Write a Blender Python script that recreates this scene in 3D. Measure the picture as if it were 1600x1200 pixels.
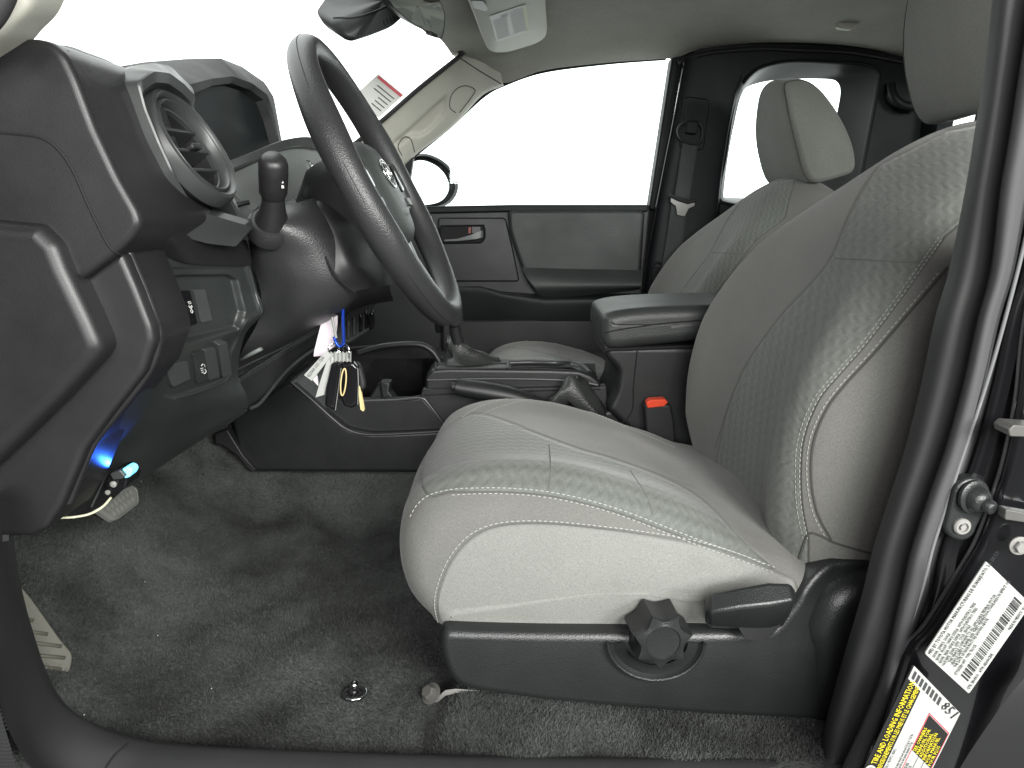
import bpy, math, random
import numpy as np
from mathutils import Vector, Matrix
from mathutils.bvhtree import BVHTree
random.seed(4); rng = np.random.default_rng(7)
for o in list(bpy.data.objects): bpy.data.objects.remove(o)
SC = bpy.context.scene
COL = SC.collection

# ------------------------------------------------------------------ camera, light, exposure
F = 1150.0; PITCH = math.radians(14); CAM = Vector((0, -0.60, 0.57))
cd = bpy.data.cameras.new('camera'); cam = bpy.data.objects.new('camera', cd); COL.objects.link(cam)
cam.location = CAM; cam.rotation_euler = (math.pi/2 - PITCH, 0, 0)
cd.sensor_width = 36; cd.lens = 36*F/1600; cd.clip_start = 0.01; cd.clip_end = 100
SC.camera = cam
W = bpy.data.worlds.new('World'); SC.world = W; W.use_nodes = True
W.node_tree.nodes['Background'].inputs[0].default_value = (.985, 1.0, .985, 1)
W.node_tree.nodes['Background'].inputs[1].default_value = 3.0
SC.view_settings.view_transform = 'Standard'; SC.view_settings.look = 'None'
SC.view_settings.exposure = 0; SC.view_settings.gamma = 1
def area(name, loc, target, sx, sy, power, col=(1, 1, 1)):
    l = bpy.data.lights.new(name, 'AREA'); l.shape = 'RECTANGLE'; l.size = sx; l.size_y = sy; l.energy = power; l.color = col
    o = bpy.data.objects.new(name, l); COL.objects.link(o); o.location = loc
    o.rotation_euler = (Vector(target)-Vector(loc)).to_track_quat('-Z', 'Y').to_euler(); return o
area('studio_softbox', (.62, -1.35, 1.05), (-.05, 0.3, 0.1), .6, 0.6, 47, (1, .985, .955))
area('added_fill_light', (-.15, -2.5, .95), (.4, 1.0, .5), .7, .5, 42, (.97, 1, .97))  # fill added to lift the dark cabin interior
area('added_headrest_light', (1.7, -1.7, .95), (.75, 1.1, .6), .6, .5, 58, (.95, 1, .95))  # added to brighten the passenger headrest and seat
area('studio_strip_light', (-.5, -1.8, 1.3), (-.1, .2, .2), 0.5, 0.5, 12, (1, .95, .97))

# ------------------------------------------------------------------ geometry helpers
CT, ST = math.cos(PITCH), math.sin(PITCH)
def ray(px, py):
    u = (px-800)/F; v = (600-py)/F
    return Vector((u, CT+v*ST, -ST+v*CT))
def P(px, py, Y):
    d = ray(px, py); t = (Y-CAM.y)/d.y
    return CAM + d*t
def PXZ(px, py, Y):
    p = P(px, py, Y); return (p.x, p.z)
def onto(px, py, bvh, off=0.0, fall=None):
    d = ray(px, py).normalized()
    h = bvh.ray_cast(CAM, d)
    if h[0] is None: return None if fall is None else P(px, py, fall)
    n = h[1]
    if n.dot(d) > 0: n = -n
    return h[0] + n*off
def cr(pts, n, closed=False):
    """Catmull-Rom through pts, resampled to n points evenly by length"""
    p = np.array([tuple(q) for q in pts], float); m = len(p)
    if closed: idx = lambda i: p[i % m]; segs = m
    else:
        ext = np.vstack([2*p[0]-p[1], p, 2*p[-1]-p[-2]]); idx = lambda i: ext[i+1]; segs = m-1
    out = []
    K = 14
    for i in range(segs):
        a, b, c, d = idx(i-1), idx(i), idx(i+1), idx(i+2)
        for k in range(K):
            t = k/K
            out.append(.5*((2*b)+(-a+c)*t+(2*a-5*b+4*c-d)*t*t+(-a+3*b-3*c+d)*t**3))
    out.append(p[0] if closed else p[-1]); out = np.array(out)
    L = np.r_[0, np.cumsum(np.linalg.norm(np.diff(out, axis=0), axis=1))]
    s = np.linspace(0, L[-1], n+1)[:-1] if closed else np.linspace(0, L[-1], n)
    return np.stack([np.interp(s, L, out[:, k]) for k in range(p.shape[1])], 1)
def lin(pts, n, closed=False):
    p = np.array([tuple(q) for q in pts], float)
    if closed: p = np.vstack([p, p[0]])
    L = np.r_[0, np.cumsum(np.linalg.norm(np.diff(p, axis=0), axis=1))]
    s = np.linspace(0, L[-1], n+1)[:-1] if closed else np.linspace(0, L[-1], n)
    return np.stack([np.interp(s, L, p[:, k]) for k in range(p.shape[1])], 1)
def rpoly(pts, r, k=5):
    """closed polygon with rounded corners (any dimension)"""
    p = [np.array(tuple(q), float) for q in pts]; out = []
    for i in range(len(p)):
        a, b, c = p[i-1], p[i], p[(i+1) % len(p)]
        la, lc = np.linalg.norm(a-b), np.linalg.norm(c-b)
        rr = min(r, la*.45, lc*.45)
        s = b+(a-b)/la*rr; e = b+(c-b)/lc*rr
        for j in range(k+1):
            t = j/k; out.append((1-t)**2*s+2*t*(1-t)*b+t*t*e)
    return out
def thing(name, label, cat, loc, group=None):
    o = bpy.data.objects.new(name, None); COL.objects.link(o); o.location = loc; o.empty_display_size = .05
    o['label'] = label; o['category'] = cat
    if group: o['group'] = group
    return o
def world_loc(o):
    v = Vector(o.location)
    return v if o.parent is None else v
def attach(o, parent):
    if parent is None: return
    o.parent = parent
    root = parent
    while root.parent: root = root.parent
    # parts are modelled in world coordinates; only the root carries an offset
    if parent == root: o.matrix_parent_inverse = Matrix.Translation(-Vector(root.location))
def mk(name, verts, faces, mat, parent=None, smooth=40, bevel=0, solid=0, sub=0, bseg=2, label=None, kind=None):
    me = bpy.data.meshes.new(name); me.from_pydata([tuple(v) for v in verts], [], [tuple(int(i) for i in f) for f in faces]); me.update()
    if smooth:
        me.shade_smooth()
        if smooth < 180: me.set_sharp_from_angle(angle=math.radians(smooth))
    o = bpy.data.objects.new(name, me); COL.objects.link(o)
    if isinstance(mat, (list, tuple)):
        for m in mat: me.materials.append(m)
    else: me.materials.append(mat)
    if solid:
        m = o.modifiers.new('solid', 'SOLIDIFY'); m.thickness = abs(solid); m.offset = -1 if solid > 0 else 1
    if sub:
        m = o.modifiers.new('sub', 'SUBSURF'); m.levels = sub; m.render_levels = sub
    if bevel:
        m = o.modifiers.new('bevel', 'BEVEL'); m.width = bevel; m.segments = bseg; m.limit_method = 'ANGLE'; m.angle_limit = math.radians(35)
    attach(o, parent)
    if label: o['label'] = label
    if kind: o['kind'] = kind
    return o
def tag(o, label, cat, group=None):
    o['label'] = label; o['category'] = cat
    if group: o['group'] = group
    return o
def struct(o): o['kind'] = 'structure'; return o
def inset2(p, d):
    """move a closed 2-D outline inwards by d"""
    a = np.roll(p, 1, 0); b = np.roll(p, -1, 0); t = b-a; t /= (np.linalg.norm(t, axis=1)[:, None]+1e-12)
    n = np.stack([-t[:, 1], t[:, 0]], 1)
    area2 = np.sum(p[:, 0]*np.roll(p[:, 1], -1)-np.roll(p[:, 0], -1)*p[:, 1])
    if area2 < 0: n = -n
    q = p+n*d
    if d > .004 and p.shape[1] == 2:
        # where the outline turns tighter than d the moved points cross over: pull those back to their valid neighbours
        s0 = p; s1 = np.roll(p, -1, 0); e = s1-s0; w = q[:, None, :]-s0[None]; tt = np.clip((w*e[None]).sum(2)/((e*e).sum(1)[None]+1e-15), 0, 1)
        dist = np.linalg.norm(w-tt[..., None]*e[None], axis=2).min(1); ok = dist > d*.96
        if ok.sum() > 8 and not ok.all():
            good = np.where(ok)[0]; m_ = len(p)
            for i in np.where(~ok)[0]:
                dd = np.minimum((good-i) % m_, (i-good) % m_); q[i] = q[good[np.argmin(dd)]]
    return q
def puff(prof, y0, y1, R0=.02, R1=None, Ry=None, n=96, ny=6, bulge=0.0, warp=None, smoothprof=True, k=6, capn=()):
    """rounded solid: outline in the X-Z plane carried from y0 to y1 with rounded rims. returns verts, faces"""
    if R1 is None: R1 = R0
    p = cr(prof, n, True) if smoothprof else lin(prof, n, True)
    ry0 = Ry or R0; ry1 = Ry or R1
    layers = []
    for i in range(k+1):
        a = math.pi/2*i/k; layers.append((y0+ry0*(1-math.cos(a)), R0*(1-math.sin(a))))
    for i in range(1, ny): layers.append((y0+ry0+(y1-ry1-y0-ry0)*i/ny, 0))
    for i in range(k, -1, -1):
        a = math.pi/2*i/k; layers.append((y1-ry1*(1-math.cos(a)), R1*(1-math.sin(a))))
    V = []; 
    def ring(q, Y): 
        V.extend([Vector((a, Y, b)) for a, b in q])
    first = inset2(p, layers[0][1]); c = first.mean(0)
    if not capn: ring(inset2(p, layers[0][1]+.0012), y0)
    for s in capn[::-1]: ring(c+(first-c)*s, y0-bulge*(1-s*s))
    for Y, d in layers: ring(inset2(p, d) if d else p, Y)
    last = inset2(p, layers[-1][1]); c2 = last.mean(0)
    for s in capn: ring(c2+(last-c2)*s, y1+bulge*(1-s*s))
    if not capn: ring(inset2(p, layers[-1][1]+.0012), y1)
    nl = len(V)//n; Fc = []
    for j in range(nl-1):
        for i in range(n):
            i2 = (i+1) % n; Fc.append((j*n+i, j*n+i2, (j+1)*n+i2, (j+1)*n+i))
    Fc.append(tuple(range(n))[::-1]); Fc.append(tuple((nl-1)*n+i for i in range(n)))
    if warp: V = [Vector(warp(v)) for v in V]
    return V, Fc
def grid(rows, nu, nv, smooth=True):
    """surface through a net of control points; nu across, nv down"""
    f = cr if smooth else lin
    A = np.array([f(r, nu) for r in rows])
    B = np.array([f(A[:, i], nv) for i in range(nu)])     # nu x nv x 3
    V = [Vector(B[i, j]) for j in range(nv) for i in range(nu)]
    Fc = [(j*nu+i, j*nu+i+1, (j+1)*nu+i+1, (j+1)*nu+i) for j in range(nv-1) for i in range(nu-1)]
    return V, Fc
def PG(rows): return [[P(*q) for q in r] for r in rows]
def bvh_of(V, Fc): return BVHTree.FromPolygons([Vector(v) for v in V], [tuple(f) for f in Fc])
def loft(loops, closed=True, cap0=False, cap1=False):
    n = len(loops[0]); V = [Vector(v) for l in loops for v in l]; Fc = []
    for j in range(len(loops)-1):
        for i in range(n if closed else n-1):
            i2 = (i+1) % n; Fc.append((j*n+i, j*n+i2, (j+1)*n+i2, (j+1)*n+i))
    if cap0: Fc.append(tuple(range(n))[::-1])
    if cap1: Fc.append(tuple((len(loops)-1)*n+i for i in range(n)))
    return V, Fc
def frame(t):
    t = Vector(t).normalized(); a = Vector((0, 0, 1)) if abs(t.z) < .9 else Vector((1, 0, 0))
    u = t.cross(a).normalized(); return u, t.cross(u).normalized()
def tubeg(pts, r, seg=8, flat=1.0, closed=False, up=None):
    pts = [Vector(p) for p in pts]; n = len(pts); loops = []
    rr = r if callable(r) else (lambda s: r)
    prev = None
    for i, p in enumerate(pts):
        t = (pts[(i+1) % n]-pts[i-1]) if closed else (pts[min(i+1, n-1)]-pts[max(i-1, 0)])
        if t.length < 1e-9: t = Vector((0, 0, 1))
        t.normalize()
        if up is not None: u = t.cross(Vector(up)).normalized()
        elif prev is None: u = frame(t)[0]
        else: u = (prev-t*prev.dot(t)).normalized()
        prev = u; w = t.cross(u)
        R = rr(i/max(1, n-1))
        loops.append([p+u*math.cos(a)*R+w*math.sin(a)*R*flat for a in [2*math.pi*k/seg for k in range(seg)]])
    if closed: loops.append(loops[0])
    return loft(loops, True, not closed, not closed)
def lathe(prof, c, ax, seg=40):
    """prof: (radius, along axis) list; c centre; ax axis"""
    ax = Vector(ax).normalized(); u, w = frame(ax); c = Vector(c)
    loops = [[c+ax*h+(u*math.cos(a)+w*math.sin(a))*max(r, 1e-5) for a in [2*math.pi*k/seg for k in range(seg)]] for r, h in prof]
    return loft(loops, True, True, True)
def slab(pts, vec):
    n = len(pts); V = [Vector(p) for p in pts]; vec = Vector(vec); V += [v+vec for v in V]
    Fc = [tuple(range(n)), tuple(range(2*n-1, n-1, -1))]+[(i, i+n, (i+1) % n+n, (i+1) % n) for i in range(n)]
    return V, Fc
def boxg(c, s, rot=None):
    c = Vector(c); V = []
    for x in (-.5, .5):
        for y in (-.5, .5):
            for z in (-.5, .5):
                v = Vector((x*s[0], y*s[1], z*s[2]))
                if rot is not None: v = rot @ v
                V.append(c+v)
    return V, [(0, 1, 3, 2), (4, 6, 7, 5), (0, 4, 5, 1), (2, 3, 7, 6), (0, 2, 6, 4), (1, 5, 7, 3)]
def merge(parts):
    V = []; Fc = []
    for v, f in parts:
        o = len(V); V += list(v); Fc += [tuple(i+o for i in q) for q in f]
    return V, Fc
def pick(V, Fc, test):
    """the faces of a mesh whose centre passes test -> (verts, faces)"""
    keep = [f for f in Fc if test(sum((Vector(V[i]) for i in f), Vector())/len(f))]
    used = sorted({i for f in keep for i in f}); mp = {k: i for i, k in enumerate(used)}
    return [V[i] for i in used], [tuple(mp[i] for i in f) for f in keep]
def trace(pts, bvh, n=60, off=0.0006, smooth=True, fall=None):
    q = (cr if smooth else lin)(pts, n); out = []
    for a, b in q:
        h = onto(a, b, bvh, off, fall)
        if h is not None: out.append(h)
    return out
def seam(name, pts, bvh, mat, parent, r=.0011, n=70, off=0.0002, fall=None, smooth=True):
    t = trace(pts, bvh, n, off, smooth, fall)
    if len(t) < 3: return None
    return mk(name, *tubeg(t, r, 6), mat, parent)
def stitches(pts, bvh, mat, parent, step=.0058, ln=.0036, w=.0006, off=.0006, n=240):
    t = trace(pts, bvh, n, off)
    if len(t) < 4: return None
    p = np.array([tuple(v) for v in t]); d = np.linalg.norm(np.diff(p, axis=0), axis=1)
    L = np.r_[0, np.cumsum(np.where(d > .03, 0, d))]; parts = []
    m = int(L[-1]/step)
    for k in range(m):
        s = [np.interp([k*step+x], L, p[:, c])[0] for x in (0,) for c in range(3)]
        e = [np.interp([k*step+ln], L, p[:, c])[0] for c in range(3)]
        parts.append(tubeg([s, (np.array(s)+e)/2, e], lambda q: w*(1.0 if abs(q-.5) < .3 else .7), 5))
    return mk('stitching', *merge(parts), mat, parent, kind='stuff')

# ------------------------------------------------------------------ materials
def nodes(name):
    m = bpy.data.materials.new(name); m.use_nodes = True; nt = m.node_tree
    return m, nt, nt.nodes['Principled BSDF']
def N(nt, t, **kw):
    n = nt.nodes.new(t)
    for k, v in kw.items():
        if k in n.inputs: n.inputs[k].default_value = v
        else: setattr(n, k, v)
    return n
def plain(name, col, rough=.5, metal=0, coat=0, spec=.5, emit=None, es=0):
    m, nt, b = nodes(name); b.inputs['Base Color'].default_value = (*col, 1); b.inputs['Roughness'].default_value = rough
    b.inputs['Metallic'].default_value = metal; b.inputs['Coat Weight'].default_value = coat; b.inputs['Coat Roughness'].default_value = .04
    b.inputs['Specular IOR Level'].default_value = spec
    if emit: b.inputs['Emission Color'].default_value = (*emit, 1); b.inputs['Emission Strength'].default_value = es
    return m
def grained(name, col, rough=.5, scale=700, bump=.25, dist=.0006, spec=.5, var=.12, kind='voronoi', big=9, spots=0):
    """moulded plastic or vinyl: fine pebble grain, slight large-scale wear in colour and gloss"""
    m, nt, b = nodes(name); L = nt.links.new
    tc = N(nt, 'ShaderNodeTexCoord')
    if kind == 'voronoi': g = N(nt, 'ShaderNodeTexVoronoi', Scale=scale); g.feature = 'SMOOTH_F1'; gout = g.outputs['Distance']
    else: g = N(nt, 'ShaderNodeTexNoise', Scale=scale, Detail=3.0, Roughness=.6); gout = g.outputs['Fac']
    L(tc.outputs['Object'], g.inputs['Vector'])
    bp = N(nt, 'ShaderNodeBump', Strength=bump, Distance=dist); L(gout, bp.inputs['Height']); L(bp.outputs[0], b.inputs['Normal'])
    w = N(nt, 'ShaderNodeTexNoise', Scale=float(big), Detail=6.0, Roughness=.65); L(tc.outputs['Object'], w.inputs['Vector'])
    mr = N(nt, 'ShaderNodeMapRange'); mr.inputs[1].default_value = .3; mr.inputs[2].default_value = .7
    mr.inputs[3].default_value = 1-var; mr.inputs[4].default_value = 1+var; L(w.outputs['Fac'], mr.inputs[0])
    mx = N(nt, 'ShaderNodeVectorMath', operation='SCALE'); mx.inputs[0].default_value = col; L(mr.outputs[0], mx.inputs['Scale'])
    L(mx.outputs[0], b.inputs['Base Color'])
    rr = N(nt, 'ShaderNodeMath', operation='MULTIPLY'); rr.inputs[1].default_value = rough; L(mr.outputs[0], rr.inputs[0]); L(rr.outputs[0], b.inputs['Roughness'])
    b.inputs['Specular IOR Level'].default_value = spec
    return m
def fabric(name, col, weave=900, bump=.5, sheen=.25, knit=0.0, col2=None, rough=.9, stain=0.0):
    m, nt, b = nodes(name); L = nt.links.new
    tc = N(nt, 'ShaderNodeTexCoord'); mp = N(nt, 'ShaderNodeMapping'); L(tc.outputs['Object'], mp.inputs['Vector'])
    mp.inputs['Rotation'].default_value = (0, math.radians(25), 0)
    mpa = N(nt, 'ShaderNodeMapping'); L(mp.outputs[0], mpa.inputs['Vector']); mpa.inputs['Scale'].default_value = (1, 1, .35)
    mpb = N(nt, 'ShaderNodeMapping'); L(mp.outputs[0], mpb.inputs['Vector']); mpb.inputs['Scale'].default_value = (.35, .5, 1)
    w1 = N(nt, 'ShaderNodeTexNoise', Scale=weave*1.5, Detail=1.0); L(mpa.outputs[0], w1.inputs['Vector'])
    w2 = N(nt, 'ShaderNodeTexNoise', Scale=weave*1.5, Detail=1.0); L(mpb.outputs[0], w2.inputs['Vector'])
    s = N(nt, 'ShaderNodeMath', operation='ADD'); L(w1.outputs['Fac'], s.inputs[0]); L(w2.outputs['Fac'], s.inputs[1])
    bp = N(nt, 'ShaderNodeBump', Strength=bump, Distance=.0007); L(s.outputs[0], bp.inputs['Height'])
    big = N(nt, 'ShaderNodeTexNoise', Scale=7.0, Detail=5.0, Roughness=.6); L(tc.outputs['Object'], big.inputs['Vector'])
    mr = N(nt, 'ShaderNodeMapRange'); mr.inputs[1].default_value = .75; mr.inputs[2].default_value = 1.25; mr.inputs[3].default_value = .84; mr.inputs[4].default_value = 1.16
    L(s.outputs[0], mr.inputs[0])
    mr2 = N(nt, 'ShaderNodeMapRange'); mr2.inputs[1].default_value = .3; mr2.inputs[2].default_value = .7; mr2.inputs[3].default_value = .90; mr2.inputs[4].default_value = 1.08
    L(big.outputs['Fac'], mr2.inputs[0])
    mm = N(nt, 'ShaderNodeMath', operation='MULTIPLY'); L(mr.outputs[0], mm.inputs[0]); L(mr2.outputs[0], mm.inputs[1])
    sc = N(nt, 'ShaderNodeVectorMath', operation='SCALE'); sc.inputs[0].default_value = col; L(mm.outputs[0], sc.inputs['Scale'])
    nrm = bp
    if knit:
        mp2 = N(nt, 'ShaderNodeMapping'); L(tc.outputs['Object'], mp2.inputs['Vector']); mp2.inputs['Rotation'].default_value = (0, math.radians(knit), 0)
        sx = N(nt, 'ShaderNodeSeparateXYZ'); L(mp2.outputs[0], sx.inputs[0])
        def mth(op, a, b_=None, c=None):
            q = N(nt, 'ShaderNodeMath', operation=op)
            for i_, v in enumerate((a, b_, c)):
                if v is None: continue
                if isinstance(v, (int, float)): q.inputs[i_].default_value = v
                else: L(v, q.inputs[i_])
            return q.outputs[0]
        # wavy columns running up the panel: sin(y*k + bend*sin(z*m)), broken into short scales
        bend = mth('MULTIPLY', mth('SINE', mth('MULTIPLY', sx.outputs['Z'], 350.0)), 1.0)
        colw = mth('SINE', mth('ADD', mth('MULTIPLY', sx.outputs['Y'], 300.0), bend))
        row = mth('SINE', mth('ADD', mth('MULTIPLY', sx.outputs['Z'], 430.0), mth('MULTIPLY', sx.outputs['Y'], 210.0)))
        kk = mth('MULTIPLY_ADD', mth('MULTIPLY', colw, mth('MULTIPLY_ADD', row, .35, .65)), .5, .5)
        nz = N(nt, 'ShaderNodeTexNoise', Scale=90.0, Detail=2.0); L(tc.outputs['Object'], nz.inputs['Vector'])
        ka = N(nt, 'ShaderNodeMath', operation='MULTIPLY_ADD'); L(kk, ka.inputs[0]); ka.inputs[1].default_value = .75; L(mth('MULTIPLY', nz.outputs['Fac'], .25), ka.inputs[2])
        b2 = N(nt, 'ShaderNodeBump', Strength=.35, Distance=.0012); L(ka.outputs[0], b2.inputs['Height']); L(bp.outputs[0], b2.inputs['Normal']); nrm = b2
        mix = N(nt, 'ShaderNodeMix', data_type='RGBA'); L(ka.outputs[0], mix.inputs[0]); L(sc.outputs[0], mix.inputs[6])
        sc2 = N(nt, 'ShaderNodeVectorMath', operation='SCALE'); sc2.inputs[0].default_value = col2 or col; L(mm.outputs[0], sc2.inputs['Scale']); L(sc2.outputs[0], mix.inputs[7])
        L(mix.outputs[2], b.inputs['Base Color'])
    else: L(sc.outputs[0], b.inputs['Base Color'])
    L(nrm.outputs[0], b.inputs['Normal']); b.inputs['Roughness'].default_value = rough
    b.inputs['Sheen Weight'].default_value = sheen; b.inputs['Sheen Roughness'].default_value = .4; b.inputs['Specular IOR Level'].default_value = .2
    return m
def glassy(name, tint=(.97, 1, .99), refl=.08):
    m = bpy.data.materials.new(name); m.use_nodes = True; nt = m.node_tree; nt.nodes.clear()
    o = N(nt, 'ShaderNodeOutputMaterial'); t = N(nt, 'ShaderNodeBsdfTransparent'); g = N(nt, 'ShaderNodeBsdfGlossy'); g.inputs['Roughness'].default_value = .02
    t.inputs[0].default_value = (*tint, 1); x = N(nt, 'ShaderNodeMixShader'); fr = N(nt, 'ShaderNodeLayerWeight'); pw = N(nt, 'ShaderNodeMath', operation='POWER'); pw.inputs[1].default_value = 5.0
    ml = N(nt, 'ShaderNodeMath', operation='MULTIPLY_ADD'); ml.inputs[1].default_value = .5; ml.inputs[2].default_value = .02
    nt.links.new(fr.outputs['Facing'], pw.inputs[0]); nt.links.new(pw.outputs[0], ml.inputs[0]); nt.links.new(ml.outputs[0], x.inputs[0]); nt.links.new(t.outputs[0], x.inputs[1]); nt.links.new(g.outputs[0], x.inputs[2]); nt.links.new(x.outputs[0], o.inputs[0])
    return m
M = dict(
    dash=grained('dash_plastic', (.0148, .0140, .0153), .42, 1500, .22, .0004),
    dash_soft=grained('dash_soft_top', (.012, .012, .013), .62, 1300, .22, .0004),
    panel=grained('switch_panel_plastic', (.026, .029, .028), .42, 1400, .12, .0004),
    trim=grained('satin_grey_trim', (.036, .038, .038), .38, 1500, .05, .0003, var=.06),
    trim_light=grained('light_satin_trim', (.15, .16, .155), .38, 1500, .05, .0003, var=.06),
    gloss=plain('gloss_black_plastic', (.008, .008, .009), .12),
    display=plain('smoked_display', (.012, .014, .015), .6, spec=.25),
    black=grained('matt_black_plastic', (.012, .012, .013), .55, 800, .2, .0005),
    cavity=plain('cavity_black', (.004, .004, .0045), .8),
    rim=grained('steering_rim_vinyl', (.024, .024, .025), .40, 800, .45, .0007),
    rim_back=grained('steering_back_plastic', (.016, .016, .017), .42, 900, .2, .0004),
    airbag=grained('airbag_vinyl', (.038, .042, .041), .5, 650, .35, .0006),
    button=plain('button_grey', (.035, .037, .037), .35), blank=grained('blank_plastic', (.050, .052, .054), .42, 1400, .1, .0003),
    chrome=plain('chrome', (.75, .76, .76), .12, 1),
    steel=grained('zinc_steel', (.22, .215, .205), .36, 300, .12, .0004, var=.2),
    seat_plain=fabric('seat_plain_fabric', (.168, .170, .157)),
    seat_side=fabric('seat_side_fabric', (.235, .238, .218), weave=700),
    seat_insert=fabric('seat_insert_fabric', (.125, .128, .117), knit=28, col2=(.155, .172, .155)),
    seat_insert_cushion=fabric('seat_insert_fabric_cushion', (.155, .165, .148), knit=-60, col2=(.182, .198, .178)),
    thread=plain('thread', (.36, .36, .33), .8),
    groove=plain('seam_shadow_fabric', (.060, .059, .055), .9),
    crease=plain('insert_crease', (.105, .105, .098), .95),
    seat_plastic=grained('seat_base_plastic', (.0155, .0165, .0170), .38, 650, .35, .0007),
    console=grained('console_plastic', (.0105, .0115, .0115), .45, 700, .3, .0006),
    leather=grained('boot_vinyl', (.025, .027, .026), .42, 420, .5, .0012),
    armrest=grained('armrest_vinyl', (.032, .035, .034), .47, 480, .4, .0009),
    door=grained('door_plastic', (.012, .0145, .0145), .5, 650, .3, .0006),
    door_pad=grained('door_vinyl_pad', (.021, .0255, .024), .55, 500, .35, .0008),
    dark_trim=grained('pillar_trim', (.008, .009, .0105), .55, 700, .25, .0006, spec=.22),
    liner=fabric('headliner_fabric', (.33, .325, .29), weave=700, bump=.35, sheen=.1),
    beige=grained('pillar_beige_plastic', (.50, .49, .43), .55, 650, .2, .0005, var=.05),
    visor=grained('visor_vinyl', (.46, .46, .41), .6, 520, .25, .0005, var=.05),
    paper=plain('label_paper', (.36, .365, .35), .45),
    vinyl_black=plain('label_black', (.010, .010, .010), .35),
    yellow=plain('label_yellow', (.75, .62, .02), .5), redline=plain('label_red', (.65, .05, .08), .5),
    ink=plain('label_ink', (.012, .012, .014), .6), greyink=plain('label_grey_ink', (.035, .035, .038), .6),
    white=plain('print_white', (.8, .8, .78), .5),
    paint=plain('black_body_paint', (.0035, .0035, .0045), .28, coat=1, spec=.4),
    rubber=grained('door_seal_rubber', (.020, .020, .021), .62, 1500, .35, .0006, kind='noise'),
    rubber_light=grained('door_seal_flock', (.055, .054, .057), .85, 1200, .2, .0006, kind='noise'),
    webbing=fabric('belt_webbing', (.060, .064, .066), weave=1300, sheen=.1),
    red=plain('buckle_red', (.78, .07, .025), .35),
    blue=plain('anodised_blue', (.015, .06, .42), .25, .6),
    brass=grained('key_brass', (.62, .50, .25), .32, 900, .1, .0003),
    tan=plain('tan_edge', (.62, .50, .24), .4),
    wire=plain('cream_wire', (.62, .60, .44), .45),
    plastic_clear=plain('clear_sleeve', (.62, .56, .60), .12),
    glass=glassy('window_glass'),
    mirror=plain('mirror_glass', (.92, .95, .95), .03, 1),
    led=plain('blue_led', (.25, .75, .95), .3, emit=(.16, .72, 1.0), es=1.35),
    bolt=grained('bolt_steel', (.085, .083, .078), .33, 300, .1, .0004),
    pedal=grained('pedal_rubber', (.21, .21, .195), .55, 300, .3, .001, kind='noise'),
    footrest=grained('footrest_rubber', (.095, .092, .075), .6, 400, .25, .001, kind='noise'),
)
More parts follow.
